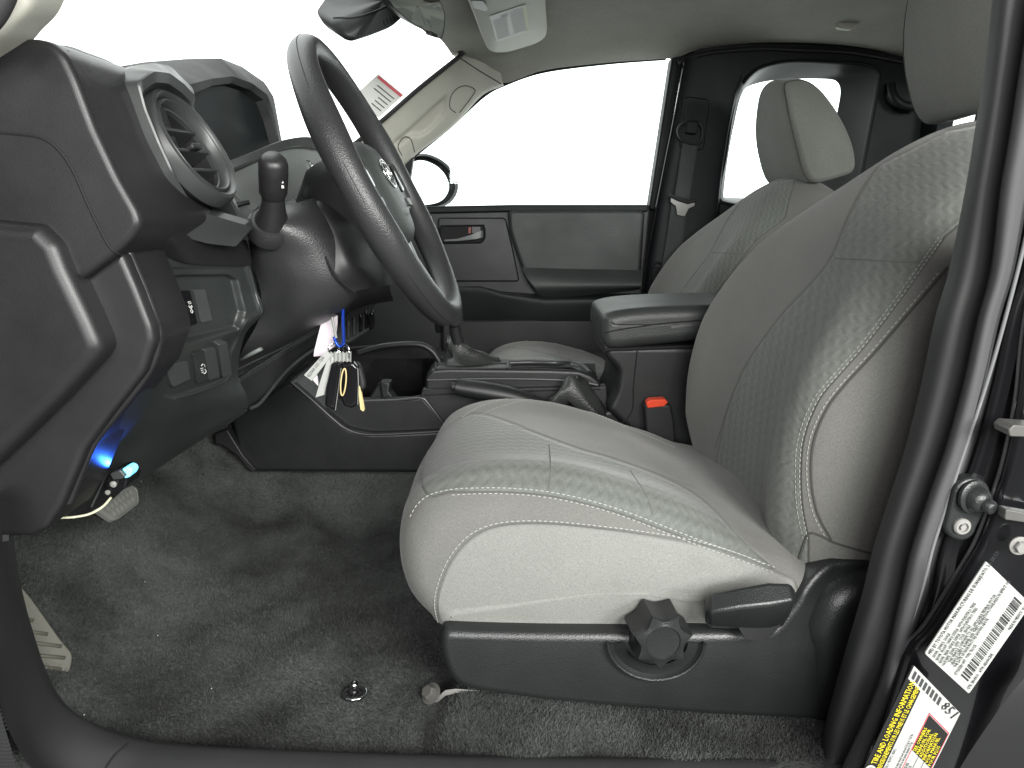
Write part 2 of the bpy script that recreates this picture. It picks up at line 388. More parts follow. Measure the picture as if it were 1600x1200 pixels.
def seat_cloth():
    m, nt, b = nodes('seat_cloth'); L = nt.links.new
    def val(v, sock):
        if isinstance(v, (int, float)): sock.default_value = v
        else: L(v, sock)
    def mth(op, a, b_=None, c=None, clamp=False):
        q = N(nt, 'ShaderNodeMath', operation=op); q.use_clamp = clamp
        for i_, v in enumerate((a, b_, c)):
            if v is not None: val(v, q.inputs[i_])
        return q.outputs[0]
    tc = N(nt, 'ShaderNodeTexCoord'); ob = tc.outputs['Object']
    at1 = N(nt, 'ShaderNodeAttribute', attribute_name='ins').outputs['Fac']; at2 = N(nt, 'ShaderNodeAttribute', attribute_name='side').outputs['Fac']
    def noise(scale, sc=(1, 1, 1), det=1.0):
        mp = N(nt, 'ShaderNodeMapping'); L(ob, mp.inputs['Vector']); mp.inputs['Scale'].default_value = sc
        n = N(nt, 'ShaderNodeTexNoise', Scale=float(scale), Detail=det); L(mp.outputs[0], n.inputs['Vector']); return n.outputs['Fac']
    fine = mth('ADD', noise(1400, (1, 1, .35)), noise(1400, (.35, .5, 1)))          # 0.7..1.3
    ripple = noise(38, (1, 1, 1), 3.0); large = noise(6, (1, 1, 1), 5.0); fleck = noise(520, (1, 1, 1), 2.0)
    mp = N(nt, 'ShaderNodeMapping'); L(ob, mp.inputs['Vector']); mp.inputs['Rotation'].default_value = (0, math.radians(28), 0)
    sx = N(nt, 'ShaderNodeSeparateXYZ'); L(mp.outputs[0], sx.inputs[0])
    # a woven check of short scales: columns across, bending at every row
    along = mth('MULTIPLY_ADD', sx.outputs['X'], .0, sx.outputs['Z']); so = N(nt, 'ShaderNodeSeparateXYZ'); L(ob, so.inputs[0])
    # arc length along the seat: up the backrest (z) or along the cushion (x)
    iscush = mth('MULTIPLY', mth('LESS_THAN', so.outputs['X'], .302), mth('LESS_THAN', so.outputs['Z'], .29))
    u_ = mth('ADD', mth('MULTIPLY', iscush, mth('SUBTRACT', so.outputs['X'], mth('MULTIPLY', so.outputs['Z'], .8))), mth('MULTIPLY', mth('SUBTRACT', 1.0, iscush), mth('MULTIPLY', so.outputs['Z'], 1.1)))
    bend = mth('MULTIPLY', mth('SINE', mth('MULTIPLY', u_, 420.0)), .9)
    diag = mth('MULTIPLY', mth('SUBTRACT', so.outputs['X'], mth('MULTIPLY', so.outputs['Y'], .45)), 540.0)
    ph = mth('ADD', mth('MULTIPLY', iscush, mth('MULTIPLY', so.outputs['Y'], 330.0)), mth('MULTIPLY', mth('SUBTRACT', 1.0, iscush), diag))
    colw = mth('SINE', mth('ADD', ph, mth('ADD', bend, mth('MULTIPLY', ripple, .8))))
    row = mth('SINE', mth('ADD', mth('MULTIPLY', u_, 470.0), mth('MULTIPLY', mth('SINE', mth('MULTIPLY', so.outputs['Y'], 165.0)), 1.6)))
    kk = mth('MULTIPLY_ADD', mth('MULTIPLY', colw, mth('MULTIPLY_ADD', row, .45, .55)), .5, .5)
    def rgbmix(f, a, b_):
        x = N(nt, 'ShaderNodeMix', data_type='RGBA'); val(f, x.inputs[0])
        for v, sck in ((a, x.inputs[6]), (b_, x.inputs[7])):
            if isinstance(v, tuple): sck.default_value = (*v, 1)
            else: L(v, sck)
        return x.outputs[2]
    ins = rgbmix(mth('MULTIPLY_ADD', kk, .8, .1, True), INS_A, INS_B_)
    f1 = mth('MULTIPLY_ADD', at1, .8, .5, True); f2 = mth('MULTIPLY_ADD', at2, .8, .5, True)
    c = rgbmix(f2, rgbmix(f1, PLAIN_C, ins), SIDE_COL)
    tone = mth('MULTIPLY', mth('MULTIPLY_ADD', mth('SUBTRACT', fine, 1.0), .45, 1.0), mth('MULTIPLY_ADD', mth('SUBTRACT', large, .5), .35, 1.0))
    tone = mth('MULTIPLY', tone, mth('MULTIPLY_ADD', mth('SUBTRACT', fleck, .5), .30, 1.0))
    # stitched edge: a darker, sunk line where two panels meet
    e1 = mth('MINIMUM', mth('ABSOLUTE', at1), mth('ABSOLUTE', at2)); line = mth('MULTIPLY', e1, .55, None, True)
    tone = mth('MULTIPLY', tone, mth('MULTIPLY_ADD', line, .28, .72))
    sc = N(nt, 'ShaderNodeVectorMath', operation='SCALE'); L(c, sc.inputs[0]); L(tone, sc.inputs['Scale']); L(sc.outputs[0], b.inputs['Base Color'])
    b1 = N(nt, 'ShaderNodeBump', Strength=.45, Distance=.0006); L(mth('ADD', fine, fleck), b1.inputs['Height'])
    b2 = N(nt, 'ShaderNodeBump', Strength=.32, Distance=.0012); L(mth('MULTIPLY', kk, f1), b2.inputs['Height']); L(b1.outputs[0], b2.inputs['Normal'])
    b3 = N(nt, 'ShaderNodeBump', Strength=.8, Distance=.0022); L(mth('MULTIPLY', e1, .28, None, True), b3.inputs['Height']); L(b2.outputs[0], b3.inputs['Normal'])
    b4 = N(nt, 'ShaderNodeBump', Strength=.25, Distance=.006); L(noise(14, (1, .6, 1), 2.0), b4.inputs['Height']); L(b3.outputs[0], b4.inputs['Normal'])
    L(b4.outputs[0], b.inputs['Normal']); b.inputs['Roughness'].default_value = .92; b.inputs['Sheen Weight'].default_value = .2; b.inputs['Sheen Roughness'].default_value = .4; b.inputs['Specular IOR Level'].default_value = .15
    return m
PLAIN_C = (.150, .149, .140); INS_A = (.108, .114, .106); INS_B_ = (.162, .171, .157); SIDE_COL = (.214, .217, .203)
M['seat_cloth'] = seat_cloth()
m, nt, b = nodes('carpet'); L = nt.links.new
tc = N(nt, 'ShaderNodeTexCoord'); n1 = N(nt, 'ShaderNodeTexNoise', Scale=260.0, Detail=4.0, Roughness=.7); n2 = N(nt, 'ShaderNodeTexNoise', Scale=9.0, Detail=5.0, Roughness=.6)
L(tc.outputs['Object'], n1.inputs['Vector']); L(tc.outputs['Object'], n2.inputs['Vector'])
r1 = N(nt, 'ShaderNodeValToRGB'); r1.color_ramp.elements[0].color = (.020, .022, .0215, 1); r1.color_ramp.elements[1].color = (.128, .134, .129, 1); L(n1.outputs['Fac'], r1.inputs[0])
r2 = N(nt, 'ShaderNodeMapRange'); r2.inputs[1].default_value = .35; r2.inputs[2].default_value = .65; r2.inputs[3].default_value = .65; r2.inputs[4].default_value = 1.35; L(n2.outputs['Fac'], r2.inputs[0])
s1 = N(nt, 'ShaderNodeVectorMath', operation='SCALE'); L(r1.outputs[0], s1.inputs[0]); L(r2.outputs[0], s1.inputs['Scale']); L(s1.outputs[0], b.inputs['Base Color'])
bp = N(nt, 'ShaderNodeBump', Strength=.9, Distance=.004); L(n1.outputs['Fac'], bp.inputs['Height']); L(bp.outputs[0], b.inputs['Normal']); b.inputs['Roughness'].default_value = 1; b.inputs['Specular IOR Level'].default_value = .1
M['carpet'] = m
TEXTS = []
def text(s, org, ex, ey, size, mat, parent, name='lettering', bold=0, squeeze=1.0, align='LEFT'):
    """flat print: org = start of the baseline, ex reading direction, ey up direction"""
    c = bpy.data.curves.new(name, 'FONT'); c.body = s; c.size = size; c.resolution_u = 1; c.offset = bold; c.align_x = align
    o = bpy.data.objects.new(name, c); COL.objects.link(o); c.materials.append(mat)
    ex = Vector(ex).normalized(); ey = Vector(ey); ey = (ey-ex*ey.dot(ex)).normalized(); ez = ex.cross(ey)
    m = Matrix((ex*squeeze, ey, ez)).transposed().to_4x4(); m.translation = Vector(org)
    attach(o, parent)
    pl = Vector((0, 0, 0))
    if parent is not None:
        root = parent
        while root.parent: root = root.parent
    o.matrix_basis = m; TEXTS.append(o)
    return o

# ------------------------------------------------------------------ THE SETTING: floor, ceiling, cab body
def sst(a, b, x):
    t = np.clip((x-a)/(b-a), 0, 1); return t*t*(3-2*t)
def floor_z(X, Y):
    z = 0.0*X
    z = z+.55*np.maximum(0, -.42-X)*sst(-.42, -.60, X)
    z = z+.15*sst(.62, .86, Y)+.006*sst(.10, .0, Y)
    z = z+.007*np.sin(X*17+Y*9)*np.sin(Y*14-X*6)+.004*np.sin(X*41+1)*np.sin(Y*37)
    z = z-.012*np.exp(-((X+.105-.15*(Y-.05))/.016)**2)*sst(.45, .10, Y)+.008*sst(-.10, -.05, X)*sst(.4, .1, Y)
    z = z-.018*np.exp(-((X-(-.30+.55*(Y-.60)*-1))/.05)**2)*sst(.2, .6, Y)
    return z
nx, ny_ = 150, 120
gx = np.linspace(-1.05, 1.2, nx); gy = np.linspace(.0, 1.52, ny_)
V = [(x, y, float(floor_z(np.float64(x), np.float64(y)))) for y in gy for x in gx]
Fc = [(j*nx+i, j*nx+i+1, (j+1)*nx+i+1, (j+1)*nx+i) for j in range(ny_-1) for i in range(nx-1)]
flo = struct(mk('floor', V, Fc, M['carpet'])); floor_bvh = bvh_of(V, Fc)
# pile of the carpet
nf = 330000
fx = rng.uniform(-.95, .60, nf); fy = rng.uniform(.03, .80, nf)
keep = rng.uniform(0, 1, nf) < np.clip(1.25-fy*.9, .3, 1); fx = fx[keep]; fy = fy[keep]; nf = len(fx)
fz = floor_z(fx, fy)
lean = np.stack([np.sin(fx*9+fy*6)*.5+rng.normal(0, .6, nf), np.cos(fx*7-fy*8)*.5+rng.normal(0, .6, nf)], 1)
h = rng.uniform(.0025, .0050, nf); wd = rng.uniform(.0004, .0008, nf); an = rng.uniform(0, 6.28, nf)
b0 = np.stack([fx-np.cos(an)*wd, fy-np.sin(an)*wd, fz-.0005], 1); b1 = np.stack([fx+np.cos(an)*wd, fy+np.sin(an)*wd, fz-.0005], 1)
tp = np.stack([fx+lean[:, 0]*h, fy+lean[:, 1]*h, fz+h], 1)
co = np.stack([b0, b1, tp], 1).reshape(-1, 3)
me = bpy.data.meshes.new('carpet_pile'); me.vertices.add(nf*3); me.vertices.foreach_set('co', co.ravel()); me.loops.add(nf*3)
me.loops.foreach_set('vertex_index', np.arange(nf*3)); me.polygons.add(nf); me.polygons.foreach_set('loop_start', np.arange(nf)*3); me.polygons.foreach_set('loop_total', np.full(nf, 3)); me.update(calc_edges=True)
me.materials.append(M['carpet']); pile = bpy.data.objects.new('carpet_pile', me); COL.objects.link(pile); pile['kind'] = 'stuff'; attach(pile, flo)

M['light_block'] = plain('light_block_dark', (.035, .035, .038), .9)  # unseen dark walls and ceiling, added to keep white surround light off the near side
struct(mk('light_block_wall', *boxg((0, -3.2, 1.2), (9, .1, 4.6)), M['light_block'], smooth=0))
struct(mk('light_block_side_wall', *boxg((4.5, -1.2, 1.2), (.1, 4.0, 4.6)), M['light_block'], smooth=0))
struct(mk('light_block_side_wall', *boxg((-4.5, -1.2, 1.2), (.1, 4.0, 4.6)), M['light_block'], smooth=0))
struct(mk('light_block_ceiling', *boxg((0, -1.6, 3.5), (9, 3.2, .1)), M['light_block'], smooth=0))
struct(mk('ground', *boxg((0, -.5, -.55), (9, 7.0, .1)), plain('booth_floor', (.22, .22, .22), .6), smooth=0))
# ceiling
edge = cr([P(722, 80, 1.42), P(750, 106, 1.46), P(783, 131, 1.50), P(850, 110, 1.5), P(950, 98, 1.5), P(1056, 90, 1.5), P(1090, 78, 1.5), P(1200, 66, 1.5), P(1330, 72, 1.5), P(1430, 95, 1.5), P(1620, 150, 1.5)], 40)
rows = [edge]
for Y, zc, xs in ((1.44, .955, -.17), (1.32, .985, -.175), (1.1, 1.0, -.19), (.8, 1.005, -.20), (.4, .995, -.19), (.1, .95, -.14), (.0, .90, -.1)):
    t = np.linspace(0, 1, 40)
    k = {1.44: .45, 1.32: .75}.get(Y, 1.0)
    row = []
    for i, s in enumerate(t):
        x = edge[i][0] if k < 1 else xs+(1.25-xs)*s
        if k < 1: x = edge[i][0]*(1-k)+(xs+(1.25-xs)*s)*k
        z = edge[i][2]*(1-k)+k*(zc-.055*math.exp(-((x+.20)/.11)**2)) if k < 1 else zc-.055*math.exp(-((x+.20)/.11)**2)
        row.append((x, Y, z))
    rows.append(row)
Vc, Fcc = grid(rows, 60, 48); ceil_bvh = bvh_of(Vc, Fcc)
ceil = struct(mk('ceiling', Vc, Fcc, M['liner'], smooth=180))
# coat hook on the ceiling
cpt = onto(1321, 40, ceil_bvh)
Vh, Fh = puff(rpoly([PXZ(1303, 33, cpt.y), PXZ(1336, 31, cpt.y), PXZ(1335, 44, cpt.y), PXZ(1325, 49, cpt.y), PXZ(1305, 46, cpt.y)], .006), cpt.y-.018, cpt.y+.004, .006, n=40)
tag(mk('coat_hook', Vh, Fh, M['beige']), 'small grey folding coat hook set in the headliner above the passenger headrest', 'coat hook')

# roof skin above the liner, and the rear wall of the cab
struct(mk('roof', *slab([(-.25, -.06, 1.035), (1.35, -.06, 1.035), (1.35, 1.6, 1.035), (-.25, 1.6, 1.035)], (0, 0, .03)), M['paint']))
def ring_wall(outer, hole, vec, mat, name, parent=None, n=120, smooth=30):
    """wall with one opening: both outlines 3-D, matched by angle"""
    O_ = np.array([tuple(v) for v in outer]); H_ = np.array([tuple(v) for v in hole]); ext = O_.max(0)-O_.min(0); dr = int(np.argmin(ext)); ij = [k for k in range(3) if k != dr]
    c = (H_.max(0)+H_.min(0))/2; mv = O_[:, dr].mean()
    def hit(poly, a):
        d = np.array((math.cos(a), math.sin(a))); best = None
        for k in range(len(poly)):
            p0 = poly[k][ij]-c[ij]; p1 = poly[(k+1) % len(poly)][ij]-c[ij]; e = p1-p0; den = d[0]*e[1]-d[1]*e[0]
            if abs(den) < 1e-12: continue
            t = (p0[0]*e[1]-p0[1]*e[0])/den; u = (p0[0]*d[1]-p0[1]*d[0])/den
            if t > 0 and -1e-9 <= u <= 1+1e-9 and (best is None or t < best): best = t
        r = np.zeros(3); r[dr] = mv; r[ij] = c[ij]+d*(best or .01); return r
    angs = [2*math.pi*k/n for k in range(n)]+[math.atan2(*(q[ij]-c[ij])[::-1]) % (2*math.pi) for q in O_]
    angs = sorted(angs); n = len(angs)
    O = np.array([hit(O_, a) for a in angs]); H = np.array([hit(H_, a) for a in angs])
    vec = Vector(vec)
    loops = [O, H, H+np.array(vec), O+np.array(vec), O]
    V, Fc_ = loft(loops)
    return mk(name, V, Fc_, mat, parent, smooth=smooth)
# rear wall at X = .98 with the back window
XR = 1.10
ring_wall([(XR, 0, -.02), (XR, 1.52, -.02), (XR, 1.52, 1.02), (XR, 0, 1.02)], rpoly([(XR, .12, .62), (XR, 1.42, .62), (XR, 1.40, .86), (XR, .16, .86)], .05), (.04, 0, 0), M['dark_trim'], 'back_wall')['kind'] = 'structure'
bw = mk('back_window', *slab([(XR+.02, .1, .59), (XR+.02, 1.46, .59), (XR+.02, 1.46, .9), (XR+.02, .1, .9)], (.004, 0, 0)), M['glass'])
tag(bw, 'back window of the cab glimpsed below the driver headrest', 'window')

# ------------------------------------------------------------------ windshield and front pillars
ws = thing('windshield', 'raked clear windshield in front of the dashboard', 'windshield', (-.75, .75, .62))
rows = [[(-.16, .02, .90), (-.20, .4, .965), (-.215, .8, .975), (-.20, 1.15, .96), (-.165, 1.42, .93)],
        [(-.45, .0, .77), (-.52, .4, .83), (-.54, .75, .84), (-.52, 1.1, .83), (-.44, 1.5, .77)],
        [(-.74, .0, .60), (-.86, .4, .64), (-.90, .75, .65), (-.86, 1.1, .64), (-.74, 1.55, .60)]]
Vw, Fw = grid(rows, 40, 30); mk('glass', Vw, Fw, M['glass'], ws, smooth=180); ws_bvh = bvh_of(Vw, Fw)
mk('header_seal', *tubeg(cr([P(722, 84, 1.40), P(713, 66, 1.36), P(700, 44, 1.28), P(686, 22, 1.18), P(672, 0, 1.08), P(650, -40, .9)], 40), .011, 8, .6), M['black'], ws)
# passenger-side windshield pillar
ap = thing('windshield_pillar_trim', 'beige windshield pillar cover with moulded grab recess beyond the steering wheel', 'pillar trim', P(620, 250, 1.45))
inner = [(470, 250, 1.44), (536, 236, 1.44), (594, 190, 1.43), (655, 138, 1.42), (722, 84, 1.41), (742, 70, 1.40)]
mid = [(490, 300, 1.455), (560, 270, 1.46), (618, 222, 1.46), (680, 170, 1.455), (742, 118, 1.45), (775, 95, 1.44)]
outer = [(520, 330, 1.50), (600, 285, 1.50), (648, 240, 1.50), (705, 196, 1.50), (752, 148, 1.50), (786, 131, 1.50)]
far_ = [(520, 330, 1.56), (600, 286, 1.56), (652, 240, 1.56), (709, 196, 1.56), (756, 148, 1.56), (790, 131, 1.56)]
rr = PG([inner, mid, outer, far_]); Va, Fa = grid(rr, 90, 40)
bva = bvh_of(Va, Fa)
# grab recess pushed into the surface
rec = [(617, 223), (668, 176), (697, 150), (697, 165), (692, 180), (672, 203), (655, 213), (645, 210), (625, 226)]
def proj(p):
    q = Vector(p)-CAM; d = q.y*CT-q.z*ST; return 800+F*q.x/d, 600-F*(q.y*ST+q.z*CT)/d
def inside(pt, poly):
    x, y = pt; c = False; n = len(poly)
    for i in range(n):
        x1, y1 = poly[i]; x2, y2 = poly[(i+1) % n]
        if (y1 > y) != (y2 > y) and x < (x2-x1)*(y-y1)/(y2-y1)+x1: c = not c
    return c
def pdist(pt, poly):
    x, y = pt; best = 1e9; n = len(poly)
    for i in range(n):
        x1, y1 = poly[i]; x2, y2 = poly[(i+1) % n]; dx, dy = x2-x1, y2-y1
        t = max(0, min(1, ((x-x1)*dx+(y-y1)*dy)/(dx*dx+dy*dy+1e-9))); best = min(best, math.hypot(x-x1-t*dx, y-y1-t*dy))
    return best if inside(pt, poly) else -best
def press(V, poly, depth, soft, direction):
    """sink the part of a surface that lies within an outline drawn on it by depth, with a ramp of soft pixels"""
    d = Vector(direction); out = []
    for v in V:
        s = pdist(proj(v), poly); t = max(0, min(1, (s+soft*.5)/soft)); out.append(Vector(v)+d*depth*t*t*(3-2*t))
    return out
Va = press(Va, rec, .012, 6, (-.3, 1, .2))
mk('cover', Va, Fa, M['beige'], ap, smooth=180)
seam('seam', [(718, 90), (745, 108), (768, 122), (783, 131)], bva, M['groove'], ap, .0015, 20)
seam('cap_outline', [(712, 176), (703, 168), (705, 150), (715, 138), (728, 134), (742, 140), (738, 150), (718, 176)], bva, M['groove'], ap, .0012, 40)
seam('cap_outline', [(628, 243), (622, 228), (632, 214), (642, 218), (648, 238)], bva, M['groove'], ap, .0012, 30)
mk('edge_seal', *tubeg(cr([P(*q) for q in [(470, 251, 1.43), (536, 236, 1.43), (594, 191, 1.42), (655, 138, 1.41), (721, 86, 1.40)]], 40), .006, 8), M['black'], ap)
# near pillar, top left corner
npil = thing('driver_pillar_trim', 'pale beige windshield pillar cover in the top left corner beside the dashboard', 'pillar trim', P(0, 80, .02))
mk('cover', *grid(PG([[(112, -30, .03), (92, 18, .03), (66, 46, .03), (50, 64, .03), (20, 85, .03), (-50, 130, .03)], [(70, -40, -.02), (50, 10, -.02), (25, 40, -.02), (0, 62, -.02), (-60, 95, -.02), (-90, 110, -.02)],
                      [(20, -20, -.03), (10, 10, -.03), (-5, 36, -.03), (-30, 60, -.03), (-90, 90, -.03), (-110, 100, -.03)]]), 30, 20), M['beige'], npil, smooth=180)
mk('door_seal', *tubeg(cr([P(14, -30, -.05), P(2, 2, -.05), P(-16, 30, -.05), P(-50, 56, -.05)], 20), .008, 10), M['rubber'], npil)

# ------------------------------------------------------------------ passenger door
YD = 1.50
pd = thing('passenger_door', 'closed passenger door with grey padded trim and large side window', 'door', P(850, 600, YD))
def slabp(pts, Y, th, r=0, **kw):
    q = [P(a, b, Y) for a, b in pts]
    if r: q = [Vector(v) for v in rpoly(q, r)]
    return slab(q, (0, th, 0))
mk('door_panel', *slabp([(520, 330), (560, 326), (800, 322), (1016, 322), (1000, 480), (985, 720), (520, 760)], 1.505, .05), M['door'], pd, bevel=.004)
mk('window_sill', *slabp([(540, 325), (800, 320), (1014, 320), (1013, 331), (800, 331), (540, 336)], 1.488, .06), M['dark_trim'], pd, bevel=.004)
padp = [(793, 328), (1009, 328), (1003, 420), (1000, 452), (975, 455), (925, 460), (880, 467), (852, 468), (838, 462), (822, 438), (806, 395), (795, 360)]
Vp, Fp = puff([PXZ(a, b, 1.475) for a, b in rpoly([tuple(q) for q in padp], 8)], 1.478, 1.52, .012, n=120, smoothprof=False, ny=2)
mk('upper_pad', Vp, Fp, M['door_pad'], pd, smooth=50)
# armrest bulge in the pad
Vp, Fp = grid([[P(815, 418, 1.477), P(900, 420, 1.477), P(1004, 422, 1.477)], [P(824, 435, 1.460), P(900, 437, 1.455), P(1003, 438, 1.46)], [P(838, 452, 1.455), P(900, 450, 1.45), P(1001, 448, 1.455)], [P(850, 466, 1.475), P(900, 463, 1.475), P(1000, 452, 1.478)]], 40, 16)
mk('armrest', Vp, Fp, M['door_pad'], pd, smooth=180)
mk('handle_surround', *slabp(rpoly([(684, 340), (790, 340), (803, 395), (812, 440), (700, 440), (686, 400)], 6), 1.492, .02), M['door'], pd, bevel=.004)
rc = rpoly([(688, 353), (757, 352), (758, 372), (752, 379), (690, 380)], 5)
mk('handle_bowl', *slabp(rc, 1.488, .006), M['cavity'], pd, bevel=.001)
mk('handle_bowl_rim', *tubeg([P(a, b, 1.487) for a, b in cr(rc, 60, True)], .0025, 6, closed=True), M['dark_trim'], pd)
mk('door_handle', *loft([[P(x, yc-h, y_), P(x, yc-h, y_-.012), P(x, yc+h, y_-.012), P(x, yc+h, y_)] for x, yc, h, y_ in ((694, 376, 1.5, 1.487), (715, 375, 2, 1.482), (735, 371, 4, 1.478), (745, 368, 6, 1.478), (752, 366, 6, 1.48), (755, 366, 5, 1.487))], True, True, True), M['trim_light'], pd, bevel=.002)
lkb = mk('lock_button', *slabp([(737, 354), (751, 354), (751, 363), (737, 365)], 1.480, .01), M['trim'], pd, bevel=.001)
mk('lock_indicator', *slabp([(732, 355), (736, 355), (736, 364), (732, 365)], 1.482, .008), plain('lock_red', (.22, .05, .04), .5), lkb)
mk('armrest_shelf', *loft([[P(680, 448, 1.50), P(680, 448, 1.45), P(680, 456, 1.45), P(680, 520, 1.50)], [P(750, 447, 1.50), P(752, 448, 1.44), P(752, 458, 1.44), P(752, 520, 1.50)], [P(782, 455, 1.50), P(784, 458, 1.44), P(784, 466, 1.44), P(784, 522, 1.50)], [P(850, 460, 1.5), P(850, 468, 1.44), P(850, 478, 1.44), P(850, 525, 1.5)], [P(1000, 458, 1.5), P(1000, 466, 1.45), P(1000, 476, 1.45), P(1000, 525, 1.5)]], False, True, True), M['door'], pd, bevel=.005)
mk('map_pocket', *slabp([(690, 500), (1000, 498), (990, 640), (690, 640)], 1.47, .03), M['black'], pd, bevel=.008)
# glass and frame
mk('glass', *slabp([(560, 326), (640, 248), (700, 196), (755, 146), (790, 128), (860, 105), (1055, 90), (1014, 326)], 1.535, .004), M['glass'], pd)
mk('frame_seal', *tubeg(cr([P(a, b, 1.52) for a, b in [(600, 285), (648, 243), (703, 198), (755, 150), (790, 131), (850, 111), (950, 98), (1040, 91)]], 60), .005, 8), M['dark_trim'], pd)
mk('frame_post', *slabp([(1050, 90), (1070, 86), (1026, 330), (1014, 326)], 1.50, .05), M['dark_trim'], pd, bevel=.004)
mk('gap_filler', *slabp([(1004, 322), (1050, 322), (1035, 640), (980, 640)], 1.53, .02), M['cavity'], pd)
mk('gap_filler', *slabp([(1040, 60), (1120, 50), (1100, 110), (1052, 98)], 1.535, .02), M['cavity'], pd)
sail = mk('mirror_sail', *slabp([(560, 326), (600, 286), (646, 243), (640, 285), (650, 322)], 1.51, .03), M['dark_trim'], pd, bevel=.002)
# side mirror
sm = thing('side_mirror', 'passenger side mirror outside the window glaring white in its dark housing', 'mirror', P(660, 325, 1.62))
hl = [(632, 262), (642, 246), (664, 240), (690, 250), (708, 268), (716, 290), (711, 308), (697, 321), (670, 327), (640, 326), (628, 300)]
c0 = cr([P(a, b, 1.62+(a-630)*.0030) for a, b in hl], 60, True)
cc = c0.mean(0)
mk('housing', *loft([cc+(c0-cc)*.93+np.array((-.004, 0, 0)), c0, cc+(c0-cc)*.97+np.array((-.04, .02, 0)), cc+(c0-cc)*.6+np.array((-.09, .02, 0)), cc+(c0-cc)*.1+np.array((-.11, .02, 0))], True, False, True), M['trim'], sm, smooth=60)
mk('mirror_glass', *loft([cc+(c0-cc)*.80+np.array((-.012, -.004, -.002)), cc+(c0-cc)*.0001+np.array((-.012, -.004, -.002))]), M['mirror'], sm, smooth=0)

# belt pillar on the passenger side
bp_ = thing('seat_belt_pillar', 'dark plastic pillar between passenger door and rear window', 'pillar', P(1080, 480, 1.5))
mk('pillar_cover', *grid(PG([[(1071, 88, 1.50), (1036, 270, 1.50), (1012, 400, 1.50), (990, 560, 1.50)], [(1080, 90, 1.462), (1046, 270, 1.462), (1025, 400, 1.462), (1005, 560, 1.462)], [(1150, 100, 1.455), (1130, 210, 1.455), (1110, 330, 1.455), (1085, 560, 1.455)], [(1160, 130, 1.465), (1142, 180, 1.47), (1124, 310, 1.475), (1112, 560, 1.475)], [(1165, 130, 1.52), (1150, 180, 1.53), (1130, 310, 1.54), (1118, 560, 1.54)]]), 50, 40), M['dark_trim'], bp_, smooth=50)
mk('edge_strip', *tubeg(cr([P(1071, 92, 1.472), P(1055, 180, 1.472), P(1037, 270, 1.472), P(1012, 400, 1.47), P(1002, 480, 1.47)], 40), .004, 8), M['gloss'], bp_)
mk('height_adjuster', *slabp(rpoly([(1070, 150), (1110, 155), (1100, 235), (1062, 232)], 8), 1.45, .01), M['dark_trim'], bp_, bevel=.003)
mk('lower_slot', *slabp(rpoly([(1020, 418), (1033, 418), (1026, 474), (1014, 474)], 3), 1.452, .012), M['cavity'], bp_, bevel=.002)
mk('lower_slot_rim', *tubeg([P(a, b, 1.451) for a, b in cr([(1020, 417), (1035, 417), (1028, 476), (1013, 476)], 40, True)], .003, 6, closed=True), M['dark_trim'], bp_)
sb = thing('seat_belt', 'grey seat belt hanging on the pillar behind the passenger door', 'seat belt', P(1060, 480, 1.44))
mk('webbing', *grid(PG([[(1067, 218, 1.443), (1091, 222, 1.443)], [(1060, 265, 1.44), (1084, 266, 1.44)], [(1053, 310, 1.438), (1077, 312, 1.438)]]), 6, 14), M['webbing'], sb, solid=.0015)
mk('webbing', *grid(PG([[(1049, 318, 1.441), (1073, 322, 1.441)], [(1040, 380, 1.445), (1066, 384, 1.445)], [(1030, 440, 1.445), (1056, 444, 1.445)], [(1020, 520, 1.445), (1046, 524, 1.445)]]), 6, 20), M['webbing'], sb, solid=.0015)
mk('guide_loop', *tubeg(cr([P(a, b, 1.438) for a, b in [(1060, 200), (1063, 216), (1080, 224), (1094, 222), (1098, 205), (1092, 192), (1075, 190)]], 40, True), .004, 8, closed=True), M['black'], sb)
mk('guide_bolt_cover', *slabp(rpoly([(1073, 188), (1092, 190), (1090, 210), (1071, 208)], 5), 1.43, .012), M['dark_trim'], sb, bevel=.003)
mk('belt_tongue', *loft([[P(a, b, 1.432) for a, b in [(1048, 306), (1056, 310), (1075, 316), (1086, 314), (1085, 322), (1076, 326), (1070, 338), (1058, 336), (1056, 322), (1048, 316)]], [P(a, b, 1.428) for a, b in [(1048, 306), (1056, 310), (1075, 316), (1086, 314), (1085, 322), (1076, 326), (1070, 338), (1058, 336), (1056, 322), (1048, 316)]]], True, True, True), M['steel'], sb, bevel=.0008)
mk('tongue_grip', *tubeg([P(1047, 305, 1.426), P(1060, 311, 1.424), P(1075, 316, 1.424), P(1088, 313, 1.426)], .005, 8), M['black'], sb)
# rear access door with window
rd = thing('rear_access_door', 'dark rear access door with a rounded window behind the passenger seat', 'door', P(1250, 600, 1.5))
go = [(1124, 300), (1134, 240), (1144, 175), (1156, 138), (1180, 110), (1210, 99), (1245, 95), (1300, 97), (1355, 101), (1372, 112), (1373, 128), (1358, 210), (1345, 275), (1332, 330), (1240, 330), (1135, 318)]
gi = [(1127, 300), (1136, 240), (1147, 178), (1161, 142), (1184, 130), (1222, 124), (1262, 123), (1298, 124), (1309, 129), (1313, 140), (1311, 160), (1300, 210), (1282, 262), (1262, 306), (1220, 310), (1135, 308)]
O3 = [P(a, b, 1.49) for a, b in [(1000, 620), (1040, 300), (1068, 92), (1095, 76), (1180, 60), (1330, 62), (1440, 78), (1452, 82), (1440, 620), (1300, 640)]]
ring_wall(O3, [P(a, b, 1.49) for a, b in cr(go, 60, True)], (0, .01, 0), M['dark_trim'], 'inner_panel', rd)
